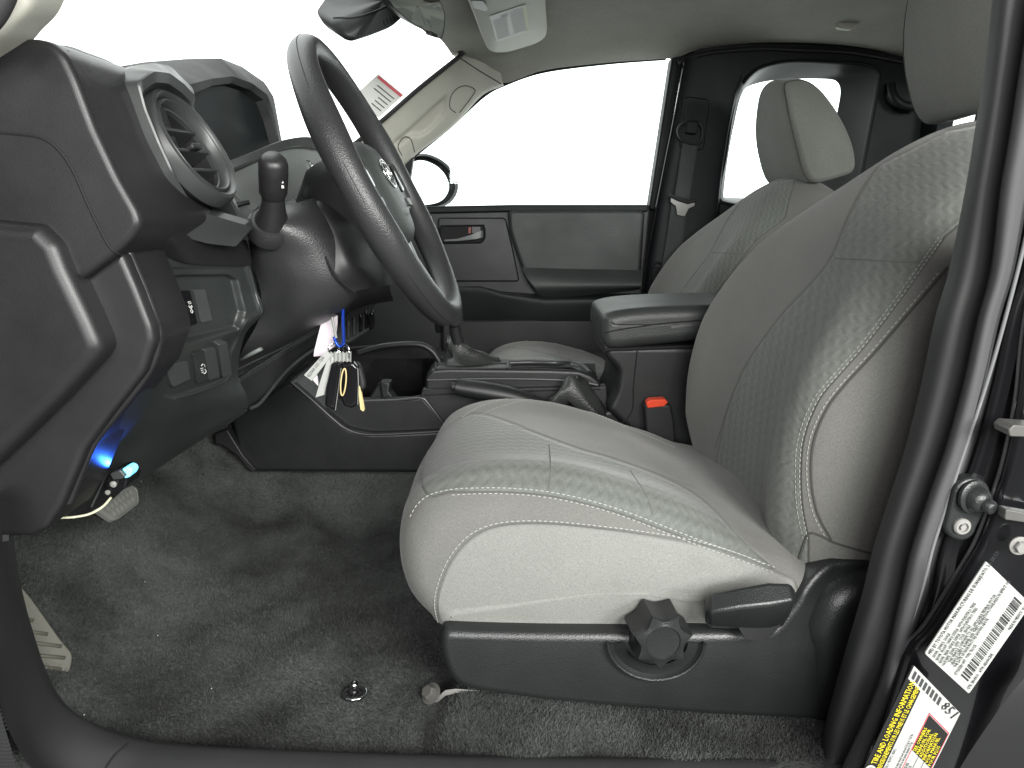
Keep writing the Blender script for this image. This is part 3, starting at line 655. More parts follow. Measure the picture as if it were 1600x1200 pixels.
mk('window_reveal', *loft([[P(a, b, 1.488) for a, b in cr(go, 90, True)], [P(a, b, 1.50) for a, b in cr([(x*.96+1235*.04, y*.96+215*.04) for x, y in go], 90, True)], [P(a, b, 1.565) for a, b in cr(gi, 90, True)]]), M['trim'], rd, smooth=60)
mk('opening_rim', *tubeg([P(a, b, 1.487) for a, b in cr(go, 90, True)], .005, 8, closed=True), M['dark_trim'], rd)
mk('glass', *slabp([(1110, 90), (1400, 90), (1380, 340), (1100, 340)], 1.57, .004), M['glass'], rd)
mk('grab_handle', *tubeg(cr([P(a, b, Y) for a, b, Y in [(1392, 132, 1.47), (1396, 150, 1.45), (1410, 163, 1.44), (1430, 167, 1.43), (1445, 166, 1.44)]], 30), .011, 10), M['dark_trim'], rd)
mk('trim_edge', *tubeg(cr([P(a, b, 1.485) for a, b in [(1060, 98), (1100, 84), (1180, 76), (1250, 78), (1330, 82), (1420, 98)]], 40), .006, 8), M['black'], rd)

# ------------------------------------------------------------------ seats
YC, HW = .385, .262
s1 = [(640, 812), (652, 792), (672, 777), (705, 769), (740, 767), (790, 767), (850, 772), (915, 785), (980, 805), (1040, 828), (1100, 851), (1160, 872), (1215, 893)]
s2 = [(690, 985), (682, 950), (688, 915), (706, 875), (735, 842), (770, 825), (815, 819), (870, 820), (940, 827), (1010, 836), (1080, 848), (1150, 868), (1205, 890)]
n1 = [(1262, 842), (1252, 790), (1250, 730), (1256, 680), (1278, 625), (1310, 585), (1350, 540), (1400, 475), (1450, 405), (1476, 368)]
INS_C = [tuple(q) for q in cr([(700, 768), (672, 775), (658, 755), (664, 712), (690, 676), (722, 653), (750, 647), (795, 660), (850, 682), (905, 702), (960, 718), (1040, 748), (1100, 784), (1165, 850), (1212, 892), (1160, 873), (1100, 852), (1040, 829), (980, 806), (915, 786), (850, 773), (790, 768), (740, 768)], 160, True)]
SIDE_C = [tuple(q) for q in cr(s2, 100)]+[(1240, 905), (1290, 1060), (660, 1060)]
INS_B = [tuple(q) for q in cr([(1120, 722), (1136, 645), (1165, 572), (1215, 500), (1270, 440), (1300, 400), (1325, 340), (1345, 300), (1372, 262), (1420, 236)], 80)]+[(1480, 205), (1560, 190), (1560, 300)]+[tuple(q) for q in cr(n1[::-1], 80)]+[(1262, 900), (1180, 900)]
def sdf(pts, poly):
    """signed distance of drawn points from a drawn outline, positive inside"""
    P_ = np.array(pts, float); a = np.array(poly, float); b_ = np.roll(a, -1, 0); e = b_-a
    w = P_[:, None]-a[None]; t = np.clip((w*e[None]).sum(2)/((e*e).sum(1)[None]+1e-9), 0, 1); d = np.linalg.norm(w-t[..., None]*e[None], axis=2).min(1)
    y = P_[:, 1][:, None]; x = P_[:, 0][:, None]
    cr_ = ((a[None, :, 1] > y) != (b_[None, :, 1] > y)) & (x < (b_[:, 0]-a[:, 0])[None]*(y-a[None, :, 1])/((b_[:, 1]-a[:, 1])[None]+1e-12)+a[None, :, 0])
    return np.where(cr_.sum(1) % 2 == 1, d, -d)
def cloth_pieces(V, Fc, attrs, jobs, parent):
    """one sewn cover cut into its panels; every panel keeps the normals of the whole"""
    me = bpy.data.meshes.new('t'); me.from_pydata([tuple(v) for v in V], [], Fc); me.update(); me.shade_smooth()
    nr = np.array([tuple(n.vector) for n in me.vertex_normals]); bpy.data.meshes.remove(me)
    taken = np.zeros(len(Fc), bool); C_ = [sum((Vector(V[i]) for i in f), Vector())/len(f) for f in Fc]
    for name, test in jobs:
        keep = [k for k in range(len(Fc)) if not taken[k] and test(C_[k])]; taken[keep] = True
        if not keep: continue
        fs = [Fc[k] for k in keep]; used = sorted({i for f in fs for i in f}); mp_ = {k: i for i, k in enumerate(used)}
        o = mk(name, [V[i] for i in used], [tuple(mp_[i] for i in f) for f in fs], M['seat_cloth'], parent, smooth=180)
        o.data.normals_split_custom_set_from_vertices([tuple(nr[i]) for i in used])
        for an_, arr in attrs.items():
            at = o.data.attributes.new(an_, 'FLOAT', 'POINT'); at.data.foreach_set('value', np.array([arr[i] for i in used], dtype=np.float32))
def cushion_warp(v):
    s = (v.y-YC)/HW; t = max(0.0, min(1.0, (v.z-.17)/.07)); t = t*t*(3-2*t)
    rear = max(0.0, min(1.0, (.33-v.x)/.25))
    z = v.z+t*((.016 if s < 0 else .010)*math.exp(-((abs(s)-.78)/.20)**2)-.012*math.exp(-(s/.5)**2))*rear
    x = v.x-.012*(1-s*s)*max(0, min(1, (.05-v.x)/.12))*(1 if v.z > .12 else .4)
    y = v.y-(.006*math.exp(-((v.z-.19)/.05)**2) if s < -.9 else 0)
    far = max(0.0, min(1.0, (s+.15)/1.1)); far = far*far*(3-2*far); z -= .036*far*max(0.0, min(1.0, (v.z-.10)/.10))
    # soft folds of the cover near the hinge
    if v.x > .12: z += .0022*math.sin(v.x*55+v.y*22)*t*max(0, min(1, (v.x-.12)/.1)); y += .0022*math.sin((v.x*.9-v.z*1.3)*80)*(1 if s < -.85 else 0)*max(0, min(1, (v.x-.14)/.1))
    return (x, y, z)
cprof = [(-.070, .095), (-.098, .118), (-.118, .150), (-.124, .190), (-.116, .222), (-.092, .249), (-.05, .266), (.0, .271), (.06, .266), (.13, .250), (.20, .228), (.27, .204), (.325, .186), (.36, .165), (.37, .12), (.34, .092), (.2, .088), (.05, .088)]
Vcu, Fcu = puff(cprof, YC-HW, YC+HW, .034, n=320, ny=110, bulge=.006, warp=cushion_warp, Ry=.05, k=14, capn=(.93, .8, .6, .35, .15))
cu_b = bvh_of(Vcu, Fcu)
# backrest
def back_warp(v):
    t = (v.z-.12)/.54; s = (v.y-YC)/HW
    hw = 1.0 if t < .45 else 1-.36*((t-.45)/.55)**2.0
    hw *= .97+.03*math.sin(min(1, max(0, t))*math.pi)
    front = 1.0 if v.x < .315+max(0, (v.z-.3))*.62+.055 else 0.0
    fr = max(0, min(1, (.40+max(0, (v.z-.3))*.62-v.x)/.07)); 
    bol = .018*math.exp(-((abs(s)-.80)/.22)**2)*max(0, min(1, (v.z-.12)/.10))*max(0, min(1, (.66-v.z)/.2))
    dip = -.013*math.exp(-(s/.50)**2)*max(0, min(1, (v.z-.12)/.1))*max(.3, min(1, (.70-v.z)/.2))
    x = v.x-fr*(bol+dip)+.035*max(0, t-.5)*(abs(s)**3)*2
    z = v.z-.05*abs(s)**2.5*max(0, min(1, (v.z-.50)/.15))
    return (x, YC+(v.y-YC)*hw, z)
bprof = [(.335, .105), (.318, .15), (.310, .22), (.312, .30), (.330, .38), (.368, .46), (.420, .54), (.475, .60), (.53, .645), (.585, .668), (.625, .655), (.640, .615), (.615, .54), (.570, .43), (.530, .32), (.505, .22), (.49, .15), (.46, .11), (.40, .095)]
Vb, Fb = puff(bprof, YC-HW-.004, YC+HW+.004, .055, n=340, ny=110, bulge=.004, warp=back_warp, Ry=.06, k=14, capn=(.93, .8, .6, .35, .15))
bk_b = bvh_of(Vb, Fb)
hprof0 = [PXZ(a, b, 1.03) for a, b in [(1228, 120), (1245, 111), (1266, 112), (1284, 128), (1300, 158), (1314, 195), (1325, 238), (1323, 265), (1300, 276), (1262, 284), (1246, 270), (1236, 238), (1229, 200), (1226, 160)]]
def head_warp(v):
    s = (v.y-(YC+.76))/.135
    return (v.x+.012*s*s, YC+.76+(v.y-YC-.76)*(1-.50*max(0, (v.z-.66)/.18)**2.0), v.z-.012*s*s*(.3+.7*float(sst(.66, .82, v.z))))
def head_geo(dx, dy, dz):
    V, Fc = puff(hprof0, YC+.76-.135, YC+.76+.135, .012, n=110, ny=20, bulge=.012, warp=head_warp, Ry=.028, k=10, capn=(.9, .7, .4, .15))
    return [Vector(v)+Vector((dx, dy, dz)) for v in V], Fc
def make_seat():
    t = thing('driver_seat', 'grey cloth driver seat nearest the camera with black adjuster knob on its side', 'seat', (.12, YC, 0), 'front seats of the truck')
    pc = [proj(v) for v in Vcu]; ai = sdf(pc, INS_C); ai = np.where(np.array([v.z for v in Vcu]) > .13, ai, -60); as_ = sdf(pc, SIDE_C); as_ = np.where(np.array([v.y for v in Vcu]) < YC-HW*.5, as_, -60)
    isins = lambda c: c.z > .13 and inside(proj(c), INS_C)
    cloth_pieces(Vcu, Fcu, dict(ins=ai, side=as_), [('cushion_insert', isins), ('cushion_side_panel', lambda c: c.y < YC-HW*.6 and inside(proj(c), SIDE_C)), ('cushion_bolster', lambda c: True)], t)
    pc = [proj(v) for v in Vb]; ai = sdf(pc, INS_B); ai = np.where([v.x < .47+max(0, (v.z-.3))*.62 and abs(v.y-YC) < HW*.97 for v in Vb], ai, -60)
    cloth_pieces(Vb, Fb, dict(ins=ai, side=ai*0-60), [('backrest_insert', lambda c: c.x < .45+max(0, (c.z-.3))*.62 and abs(c.y-YC) < HW*.93 and inside(proj(c), INS_B)), ('backrest_cover', lambda c: True)], t)
    V, Fc = head_geo(-.047, -.76, .068); mk('headrest', V, Fc, M['seat_plain'], t, smooth=180)
    hb = bvh_of(V, Fc)
    for dy in (-.06, .06): mk('headrest_post', *tubeg([(.62, YC+dy, .60), (.635, YC+dy, .75)], .006, 10), M['chrome'], t)
    # rim seams that really run round the headrest and the insert
    for sgn in (-1, 1):
        q = cr([Vector(head_warp(Vector((a, YC+.76+sgn*(.135-.012), b))))+Vector((-.047, -.76, .068)) for a, b in inset2(cr(hprof0, 60, True), .0025)], 90, True)
        mk('piping', *tubeg(q, .0016, 6, closed=True), M['groove'], t)
    return t, hb
side_poly = [(690, 1000), (682, 955), (688, 915), (706, 875), (735, 842), (770, 825), (815, 819), (870, 820), (940, 827), (1010, 836), (1080, 848), (1150, 868), (1205, 890), (1235, 905), (1260, 1000), (1000, 1040)]
seat, seat_hb = make_seat()
allv, allf = merge([(Vcu, Fcu)])
s1 = [(640, 812), (652, 792), (672, 777), (705, 769), (740, 767), (790, 767), (850, 772), (915, 785), (980, 805), (1040, 828), (1100, 851), (1160, 872), (1215, 893)]
s2 = [(690, 985), (682, 950), (688, 915), (706, 875), (735, 842), (770, 825), (815, 819), (870, 820), (940, 827), (1010, 836), (1080, 848), (1150, 868), (1205, 890)]

sh = lambda p, dx, dy: [(a+dx, b+dy) for a, b in p]
stitches(sh(s1, 1, -4), cu_b, M['thread'], seat); stitches(sh(s2, -3, -5), cu_b, M['thread'], seat); stitches(sh(s1[3:], 1, 5), cu_b, M['thread'], seat)
s3 = [(722, 652), (745, 638), (775, 627), (820, 620), (860, 623), (920, 643), (990, 672), (1060, 702)]
s3b = [(738, 656), (770, 640), (810, 628), (846, 624), (868, 632)]
stitches(s3, cu_b, M['thread'], seat); stitches(s3b, cu_b, M['thread'], seat, w=.0005)
for q in ([(800, 665), (850, 680), (905, 700), (960, 716), (1040, 745), (1085, 762)], [(858, 695), (860, 725), (858, 765)], [(985, 735), (1010, 775), (1020, 805)]):
    seam('seam', q, cu_b, M['crease'], seat, .0006, 50, -.0002)
# backrest seams
n1 = [(1262, 842), (1252, 790), (1250, 730), (1256, 680), (1278, 625), (1310, 585), (1350, 540), (1400, 475), (1450, 405), (1476, 368)]
n2 = [(1299, 844), (1277, 800), (1268, 745), (1272, 690), (1292, 640), (1320, 602), (1365, 553), (1415, 495), (1462, 440), (1480, 418)]
stitches(n1, bk_b, M['thread'], seat); stitches(sh(n1, -7, 0), bk_b, M['thread'], seat, w=.0004); stitches(sh(n2, -7, 0), bk_b, M['thread'], seat)
seam('seam', n2, bk_b, M['groove'], seat, .0014)
for q in ([(1117, 700), (1135, 645), (1165, 572), (1215, 500), (1270, 440), (1300, 400), (1325, 340), (1345, 300), (1372, 262)], [(1305, 404), (1350, 406), (1400, 409), (1448, 410)]):
    seam('seam', q, bk_b, M['crease'], seat, .0008, 60, -.0002)

seam('seam', [(1240, 905), (1252, 862), (1264, 834), (1284, 838), (1301, 847), (1332, 857), (1366, 866)], bk_b, M['groove'], seat, .0014)
# plastic base cover, from the camera's side a long shallow shield
bc = [PXZ(a, b, .12) for a, b in [(692, 972), (688, 995), (700, 1035), (716, 1055), (750, 1064), (850, 1080), (1000, 1095), (1120, 1106), (1260, 1113), (1400, 1150), (1460, 1130), (1470, 900), (1440, 880), (1360, 872), (1305, 874), (1270, 892), (1248, 914), (1236, 932), (1222, 948), (1200, 972), (1120, 976), (1000, 977), (850, 976), (760, 974)]]
Vs, Fs = puff(rpoly(bc, .012), .108, .16, .010, n=260, ny=3, smoothprof=False, bulge=.004, k=6)
def shield_warp(v):
    y = v.y
    q = proj(v)
    # outwards bulge mid height
    y -= .010*math.exp(-((v.z-.06)/.05)**2)
    if q[0] > 1255 and q[1] < 960: y += .012*min(1, (q[0]-1255)/60)
    return Vector((v.x, y, v.z))
Vs = [shield_warp(v) for v in Vs]
# finer skin in front carrying the knob dish
rows = [[(696, 992), (850, 995), (1000, 996), (1110, 996), (1195, 992)], [(694, 1010), (850, 1020), (1000, 1022), (1110, 1022), (1215, 1015)], [(704, 1034), (850, 1050), (1000, 1058), (1110, 1062), (1240, 1060)], [(722, 1054), (850, 1076), (1000, 1092), (1110, 1102), (1258, 1108)]]
mk('base_shield', Vs, Fs, M['seat_plastic'], seat, smooth=50)
sh_b = bvh_of(Vs, Fs)
# crescent dish round the knob
KC = onto(1026, 988, sh_b) or P(1026, 988, .11)
kc = P(1026, 985, .098)
cres = []
for i in range(41):
    a = math.pi*(.02+.96*i/40)
    cres.append((1025-76*math.cos(a), 1002+60*math.sin(a)))
out3 = [P(a, b, .0975) for a, b in cres]
in3 = [P(1025+(a-1025)*.66, 1002+(b-1002)*.62, .0965) for a, b in cres]
flo3 = [P(1025+(a-1025)*.88, 1002+(b-1002)*.86, .1015) for a, b in cres]
mk('knob_dish', *loft([[v+Vector((0, .012, 0)) for v in out3], out3, [v*.5+w*.5+Vector((0, -.001, 0)) for v, w in zip(out3, [P(1025+(a-1025)*.96, 1002+(b-1002)*.955, .0975) for a, b in cres])], flo3, in3], False), M['seat_plastic'], seat, smooth=60)
mk('dish_lip', *tubeg(out3, .0022, 8), M['seat_plastic'], seat)
def knob_prof(r, amp, ph):
    f = lambda a: r*(1+amp*(.50-abs(math.sin(3.5*a+ph))**.85)*2.6)
    return [(f(a)*math.cos(a), f(a)*math.sin(a)) for a in [2*math.pi*k/196 for k in range(196)]]
ax = Vector((.10, -1, .02)).normalized(); ku, kw = Vector((1, .10, 0)).normalized(), None; kw = ku.cross(ax)*1.0
def kring(r, amp, h, c=None):
    c = kc if c is None else c; r *= .80
    return [c+ku*x+kw*y+ax*h for x, y in knob_prof(r, amp, .6)]
mk('adjuster_knob', *loft([kring(.0385, .09, -.012), kring(.0375, .10, .006), kring(.0365, .115, .018), kring(.0355, .12, .0215), kring(.0340, .115, .0228), kring(.0285, .05, .0232), kring(.0245, .0, .0240), kring(.0232, 0, .0242), kring(.0218, 0, .0228), kring(.0170, 0, .0222), kring(.0001, 0, .0222)], True, True, False), M['seat_plastic'], seat, smooth=34)
# recliner lever
lev = [[P(a, b, Y) for a, b, Y in q] for q in (
 [(1100, 950, .10), (1101, 940, .08), (1100, 958, .075), (1101, 972, .085), (1104, 976, .10)],
 [(1108, 938, .10), (1110, 928, .075), (1108, 958, .060), (1110, 977, .072), (1112, 981, .10)],
 [(1150, 925, .10), (1152, 919, .072), (1155, 950, .056), (1155, 978, .068), (1155, 983, .10)],
 [(1200, 915, .10), (1200, 911, .070), (1205, 945, .054), (1203, 976, .066), (1202, 984, .10)],
 [(1232, 915, .10), (1236, 912, .072), (1240, 938, .058), (1228, 966, .068), (1222, 980, .10)],
 [(1240, 924, .10), (1242, 920, .085), (1243, 935, .075), (1236, 955, .085), (1232, 965, .10)])]
mk('recliner_lever', *loft(lev, True, True, True), M['seat_plastic'], seat, bevel=.003, bseg=3, smooth=50)
mk('lever_pivot', *slabp(rpoly([(1150, 975), (1222, 975), (1205, 995), (1190, 1003), (1165, 1000)], 6), .085, .03), M['black'], seat, bevel=.003)
# recliner cover swelling above the shield
rcv = puff([PXZ(a, b, .13) for a, b in [(1245, 1000), (1243, 960), (1262, 920), (1290, 895), (1330, 882), (1400, 882), (1440, 1000), (1380, 1100), (1265, 1100)]], .095, .20, .030, n=90, ny=4, k=8)
mk('recliner_cover', *rcv, M['seat_plastic'], seat, smooth=180)
# front rail foot with bolt
mk('rail_foot', *loft([[P(a, b, Y), P(a, b+w*1.5, Y), P(a+2, b+w*1.5+2, Y+.03), P(a+2, b+2, Y+.03)] for a, b, Y, w in ((664, 1110, .16, 4), (672, 1099, .16, 5), (684, 1088, .155, 6), (696, 1078, .15, 6), (712, 1076, .15, 5), (740, 1078, .15, 5), (762, 1080, .15, 5))], True, True, True), M['steel'], seat, bevel=.001)
def hexbolt(c, axv, r, h, parent, mat):
    axv = Vector(axv).normalized(); u, w = frame(axv); c = Vector(c)
    hx = lambda rr, z, n=6: [c+axv*z+(u*math.cos(a)+w*math.sin(a))*rr for a in [math.pi*2*k/6 for k in range(6)]]
    ws_ = mk('bolt_washer', *lathe([(r*1.5, 0), (r*1.5, .0015), (r*1.2, .002)], c, axv, 20), mat, parent)
    return mk('bolt_head', *loft([hx(r, .001), hx(r, h*.8), hx(r*.85, h)], True, True, True), mat, ws_, smooth=20)
hexbolt(P(674, 1084, .155), (-.5, -.45, .7), .0085, .010, seat, M['bolt'])
mk('rail', *loft([[P(650, 1125, .17), P(680, 1075, .2), P(690, 1095, .2), P(664, 1140, .17)], [P(900, 1080, .2), P(900, 1040, .22), P(900, 1060, .22), P(900, 1100, .2)]], True, True, True), M['black'], seat, bevel=.002)

# passenger seat: the same seat again, copied part by part
pseat = seat.copy(); COL.objects.link(pseat); pseat.name = 'passenger_seat'; pseat.location = Vector(seat.location)+Vector((.050, .76, -.044))
pseat['label'] = 'grey cloth passenger seat beyond the centre console'
for c in list(seat.children):
    if c.name.split('.')[0] in ('adjuster_knob', 'knob_dish', 'dish_lip', 'recliner_lever', 'lever_pivot', 'recliner_cover', 'base_shield', 'rail_foot', 'bolt_head', 'bolt_washer', 'rail', 'headrest', 'headrest_post', 'piping'): continue
    d = c.copy(); COL.objects.link(d); d.parent = pseat; d.matrix_parent_inverse = c.matrix_parent_inverse.copy()
Vh, Fh = head_geo(0, 0, 0); mk('headrest', Vh, Fh, M['seat_plain'], None, smooth=180)
hp = bpy.data.objects['headrest.001'] if 'headrest.001' in bpy.data.objects else bpy.data.objects['headrest']
attach(hp, pseat); pseat_dz = .006
phb = bvh_of(Vh, Fh)
for sgn in (-1, 1):
    q = cr([Vector(head_warp(Vector((a, YC+.76+sgn*(.135-.012), b)))) for a, b in inset2(cr(hprof0, 60, True), .0025)], 90, True)
    mk('piping', *tubeg(q, .0018, 6, closed=True), M['groove'], pseat)

# ------------------------------------------------------------------ centre console
con = thing('center_console', 'black centre console running between the two front seats', 'console', (.1, .78, 0))
side = [(360, 652), (400, 628), (440, 602), (458, 594), (490, 622), (520, 650), (545, 670), (580, 677), (640, 675), (700, 672), (760, 668), (960, 640), (1100, 600), (1120, 900), (900, 860), (700, 740), (400, 738), (385, 735), (372, 705)]
mk('side_panel', *puff([PXZ(a, b, .70) for a, b in rpoly(side, 6)], .70, .90, .008, n=220, smoothprof=False, ny=2, k=4), M['console'], con, smooth=50)
mk('trim_line', *tubeg(cr([P(a, b, .699) for a, b in [(455, 597), (490, 627), (520, 654), (543, 671), (575, 679), (640, 677), (690, 674)]], 60), .0026, 8), M['dash'], con)
# storage tray in front, its inner wall and cup holder shapes
mk('tray_side', *slabp([(500, 632), (560, 627), (640, 625), (660, 622), (676, 640), (695, 662), (700, 676), (575, 680), (545, 674)], .715, .03), M['console'], con, bevel=.003)
mk('tray_floor', *slabp([(540, 560), (700, 560), (760, 660), (540, 640)], .90, .02), M['cavity'], con)
mk('tray_edge', *tubeg(cr([P(a, b, .714) for a, b in [(560, 627), (620, 625), (658, 622), (670, 632), (690, 658), (702, 672)]], 30), .0022, 8), M['trim'], con)
mk('cup_divider', *slabp([(565, 640), (590, 600), (600, 598), (604, 610), (612, 628), (590, 640), (572, 645)], .76, .02), M['console'], con, bevel=.003)
mk('cup_divider', *slabp([(592, 597), (610, 597), (608, 612), (620, 628), (597, 628)], .75, .03), M['console'], con, bevel=.004)
# box in front of the shifter: rounded dark hoop
mk('storage_hoop', *tubeg(cr([P(a, b, .80) for a, b in [(560, 552), (600, 541), (650, 538), (672, 546), (685, 562), (694, 580)]], 40), .006, 10), M['console'], con)
mk('deck_far_side', *slabp([(690, 566), (930, 568), (935, 640), (690, 640)], .83, .03), M['console'], con)
mk('storage_wall', *slabp([(540, 545), (600, 540), (655, 538), (680, 555), (690, 580), (680, 625), (540, 625)], .90, .02), M['cavity'], con)
# upper shifter deck
deck = [(664, 590), (674, 578), (700, 576), (780, 577), (860, 578), (905, 580), (926, 588), (938, 598), (940, 606), (925, 609), (840, 610), (700, 615), (663, 616)]
Vd, Fd = puff([PXZ(a, b, .73) for a, b in rpoly(deck, 4)], .735, .825, .007, n=160, smoothprof=False, ny=3, k=5)
mk('shifter_deck', Vd, Fd, M['console'], con, smooth=50); dk_b = bvh_of(Vd, Fd)
mk('deck_side', *slabp([(660, 608), (800, 606), (938, 604), (948, 602), (952, 660), (700, 700), (640, 660)], .725, .02), M['console'], con, bevel=.003)
mk('deck_gap', *tubeg([P(a, b, .7245) for a, b in [(662, 617), (760, 613), (850, 610), (938, 608)]], .0018, 6), M['cavity'], con)
mk('deck_highlight_rib', *tubeg(cr([P(a, b, .7335) for a, b in [(668, 594), (760, 592), (850, 593), (905, 596), (934, 602)]], 30), .0024, 8), M['trim'], con)
zt = P(800, 577, .735).z
def top(px, py, off=.001):
    d = ray(px, py); t = (zt+off-CAM.z)/d.z; return CAM+d*t
mk('shift_plate_rail', *tubeg(cr([top(a, b, .006) for a, b in [(796, 567), (830, 566), (872, 567)]]+[P(890, 567, .80), P(908, 571, .79), P(922, 581, .765)], 40), .0042, 10), M['trim'], con)
mk('shift_slot', *slab([top(a, b, .0008) for a, b in [(800, 568), (880, 568), (908, 574), (798, 575)]], (0, 0, .0012)), M['cavity'], con)
mk('gate_frame', *tubeg([top(a, b, .002) for a, b in rpoly([(682, 568), (792, 567), (793, 575), (680, 576)], 2)], .0018, 6, closed=True), M['trim'], con)
# shift lever
sl = thing('gear_lever', 'black gear lever with rounded grey knob behind the steering wheel rim', 'gear lever', P(730, 572, .80))
mk('shaft', *tubeg([P(722, 560, .80), P(712, 520, .79), P(708, 495, .78)], lambda s: .013-.003*s, 14), M['black'], sl)
mk('knob', *lathe([(.008, -.03), (.014, -.024), (.0165, -.010), (.0185, .004), (.018, .016), (.012, .024), (.004, .027)], P(708, 486, .775), (-.18, -.1, .98), 30), M['trim'], sl, smooth=180)
bl = []
for k, (x, y, rx, ry) in enumerate(((733, 574, 50, 8), (734, 569, 48, 8), (730, 562, 38, 9), (724, 553, 27, 9), (717, 545, 21, 8), (712, 536, 15, 6), (711, 530, 13, 4))):
    ring_ = []
    for i in range(48):
        a = 2*math.pi*i/48; w = 1+.07*math.sin(5*a+k*1.3)+.05*math.sin(9*a-k*2)
        q = P(x+(8 if k in (3, 2) and math.cos(a) > 0 else 0)*math.cos(a)+rx*w*math.cos(a), y, .80); ring_.append(q+Vector((0, .055*(rx/50)*math.sin(a)*w, .006*math.sin(a*3+k))))
    bl.append(ring_)
mk('boot', *loft(bl, True, False, True), M['leather'], sl, smooth=180)
# parking brake
pb = thing('parking_brake', 'black parking brake handle lying beside the shifter deck', 'handbrake', P(800, 640, .69))
pts = cr([P(a, b, .695) for a, b in [(712, 604), (722, 606), (760, 612), (800, 620), (840, 632), (870, 645)]], 40)
mk('grip', *tubeg(pts, lambda s: .0165+.004*math.sin(min(1, s*1.3)*math.pi), 16, .9), M['console'], pb, smooth=60)
mk('release_button', *tubeg([P(705, 604, .695), P(714, 604, .695)], .0085, 12), M['black'], pb, bevel=.002)
bt = []
for k, (x, y, r) in enumerate(((862, 636, 14), (875, 628, 18), (885, 618, 22), (900, 612, 26), (915, 625, 26), (935, 645, 20), (945, 655, 12))):
    bt.append([P(x+r*.45*math.cos(a)*(1+.3*math.sin(4*a+k)), y+r*math.sin(a)*(1+.25*math.sin(5*a+2*k)), .69+.02*math.cos(a)) for a in [2*math.pi*i/40 for i in range(40)]])
mk('boot', *loft(bt, True, True, True), M['leather'], pb, smooth=180)
# storage box and armrest lid
Vx, Fx = puff([PXZ(a, b, .685) for a, b in rpoly([(946, 540), (1140, 540), (1150, 720), (1010, 700), (960, 652), (948, 640), (962, 612), (966, 580), (945, 558)], 8)], .685, .87, .012, n=160, smoothprof=False, ny=2)
mk('storage_box', Vx, Fx, M['console'], con, smooth=50)
mk('box_seam', *tubeg(cr([P(a, b, .6842) for a, b in [(996, 546), (990, 600), (988, 640), (972, 662)]], 20), .0012, 6), M['cavity'], con)
Vx, Fx = puff([PXZ(a, b, .675) for a, b in [(941, 500), (950, 490), (985, 483), (1050, 479), (1150, 477), (1230, 480), (1240, 510), (1150, 528), (1080, 535), (1000, 543), (955, 546), (940, 530)]], .672, .875, .020, n=140, ny=6, k=8, capn=(.9, .6, .3))
mk('armrest_lid', Vx, Fx, M['armrest'], con, smooth=180)
lid_b = bvh_of(Vx, Fx)
seam('lid_seam', [(945, 520), (975, 514), (1040, 505), (1130, 498)], lid_b, M['cavity'], con, .0012, 40)
mk('lid_hinge_strip', *tubeg([P(945, 547, .684), P(1000, 545, .683), P(1090, 541, .683)], .003, 6), M['cavity'], con)
# buckle
bk = thing('seat_belt_buckle', 'seat belt buckle with red release button between seat and console', 'buckle', P(1030, 690, .665))
mk('housing', *puff([PXZ(a, b, .655) for a, b in rpoly([(1006, 631), (1047, 631), (1052, 655), (1055, 690), (1030, 694), (1010, 685)], 4)], .648, .672, .004, n=90, smoothprof=False, ny=1), M['black'], bk, smooth=50)
mk('release_button', *slabp(rpoly([(1010, 630), (1016, 625), (1040, 624), (1044, 629), (1038, 635), (1012, 638)], 2), .644, .02), M['red'], bk, bevel=.0015)

# ------------------------------------------------------------------ dashboard
da = thing('dashboard', 'black moulded dashboard filling the left of the cab', 'dashboard', (-.45, .5, .1))
A_ = [(-150, 95), (0, 74), (40, 65), (70, 64), (95, 70), (114, 88), (132, 125), (160, 200), (195, 275), (226, 330), (231, 352), (214, 376), (190, 397), (140, 434), (60, 480), (-150, 480)]
Vn, Fn = puff([PXZ(a, b, .03) for a, b in rpoly(A_, 10)], .018, .17, .006, n=260, smoothprof=False, ny=4, k=8)
mk('end_shell', Vn, Fn, M['dash'], da, smooth=60); end_b = bvh_of(Vn, Fn)
seam('seam', [(-20, 206), (0, 207), (50, 212), (74, 220), (95, 238), (115, 268), (138, 320), (160, 365), (174, 388), (190, 399)], end_b, M['cavity'], da, .0013, 80, .0002)
B_ = [(-150, 330), (70, 350), (100, 380), (112, 412), (148, 488), (166, 530), (168, 545), (160, 560), (100, 625), (0, 722), (-150, 850)]
Vn, Fn = puff([PXZ(a, b, .015) for a, b in rpoly(B_, 6)], .004, .05, .012, n=220, smoothprof=False, ny=1, k=6)
mk('side_cover', Vn, Fn, M['dash'], da, smooth=60)
C_ = [(60, 470), (138, 434), (190, 397), (200, 394), (224, 450), (246, 508), (249, 530), (232, 580), (182, 643), (142, 697), (105, 785), (82, 820), (60, 832), (20, 832), (-150, 832), (-150, 600)]
Vn, Fn = puff([PXZ(a, b, .04) for a, b in rpoly(C_, 5)], .030, .11, .006, n=260, smoothprof=False, ny=2, k=6)
mk('knee_panel_side', Vn, Fn, M['dash'], da, smooth=60)
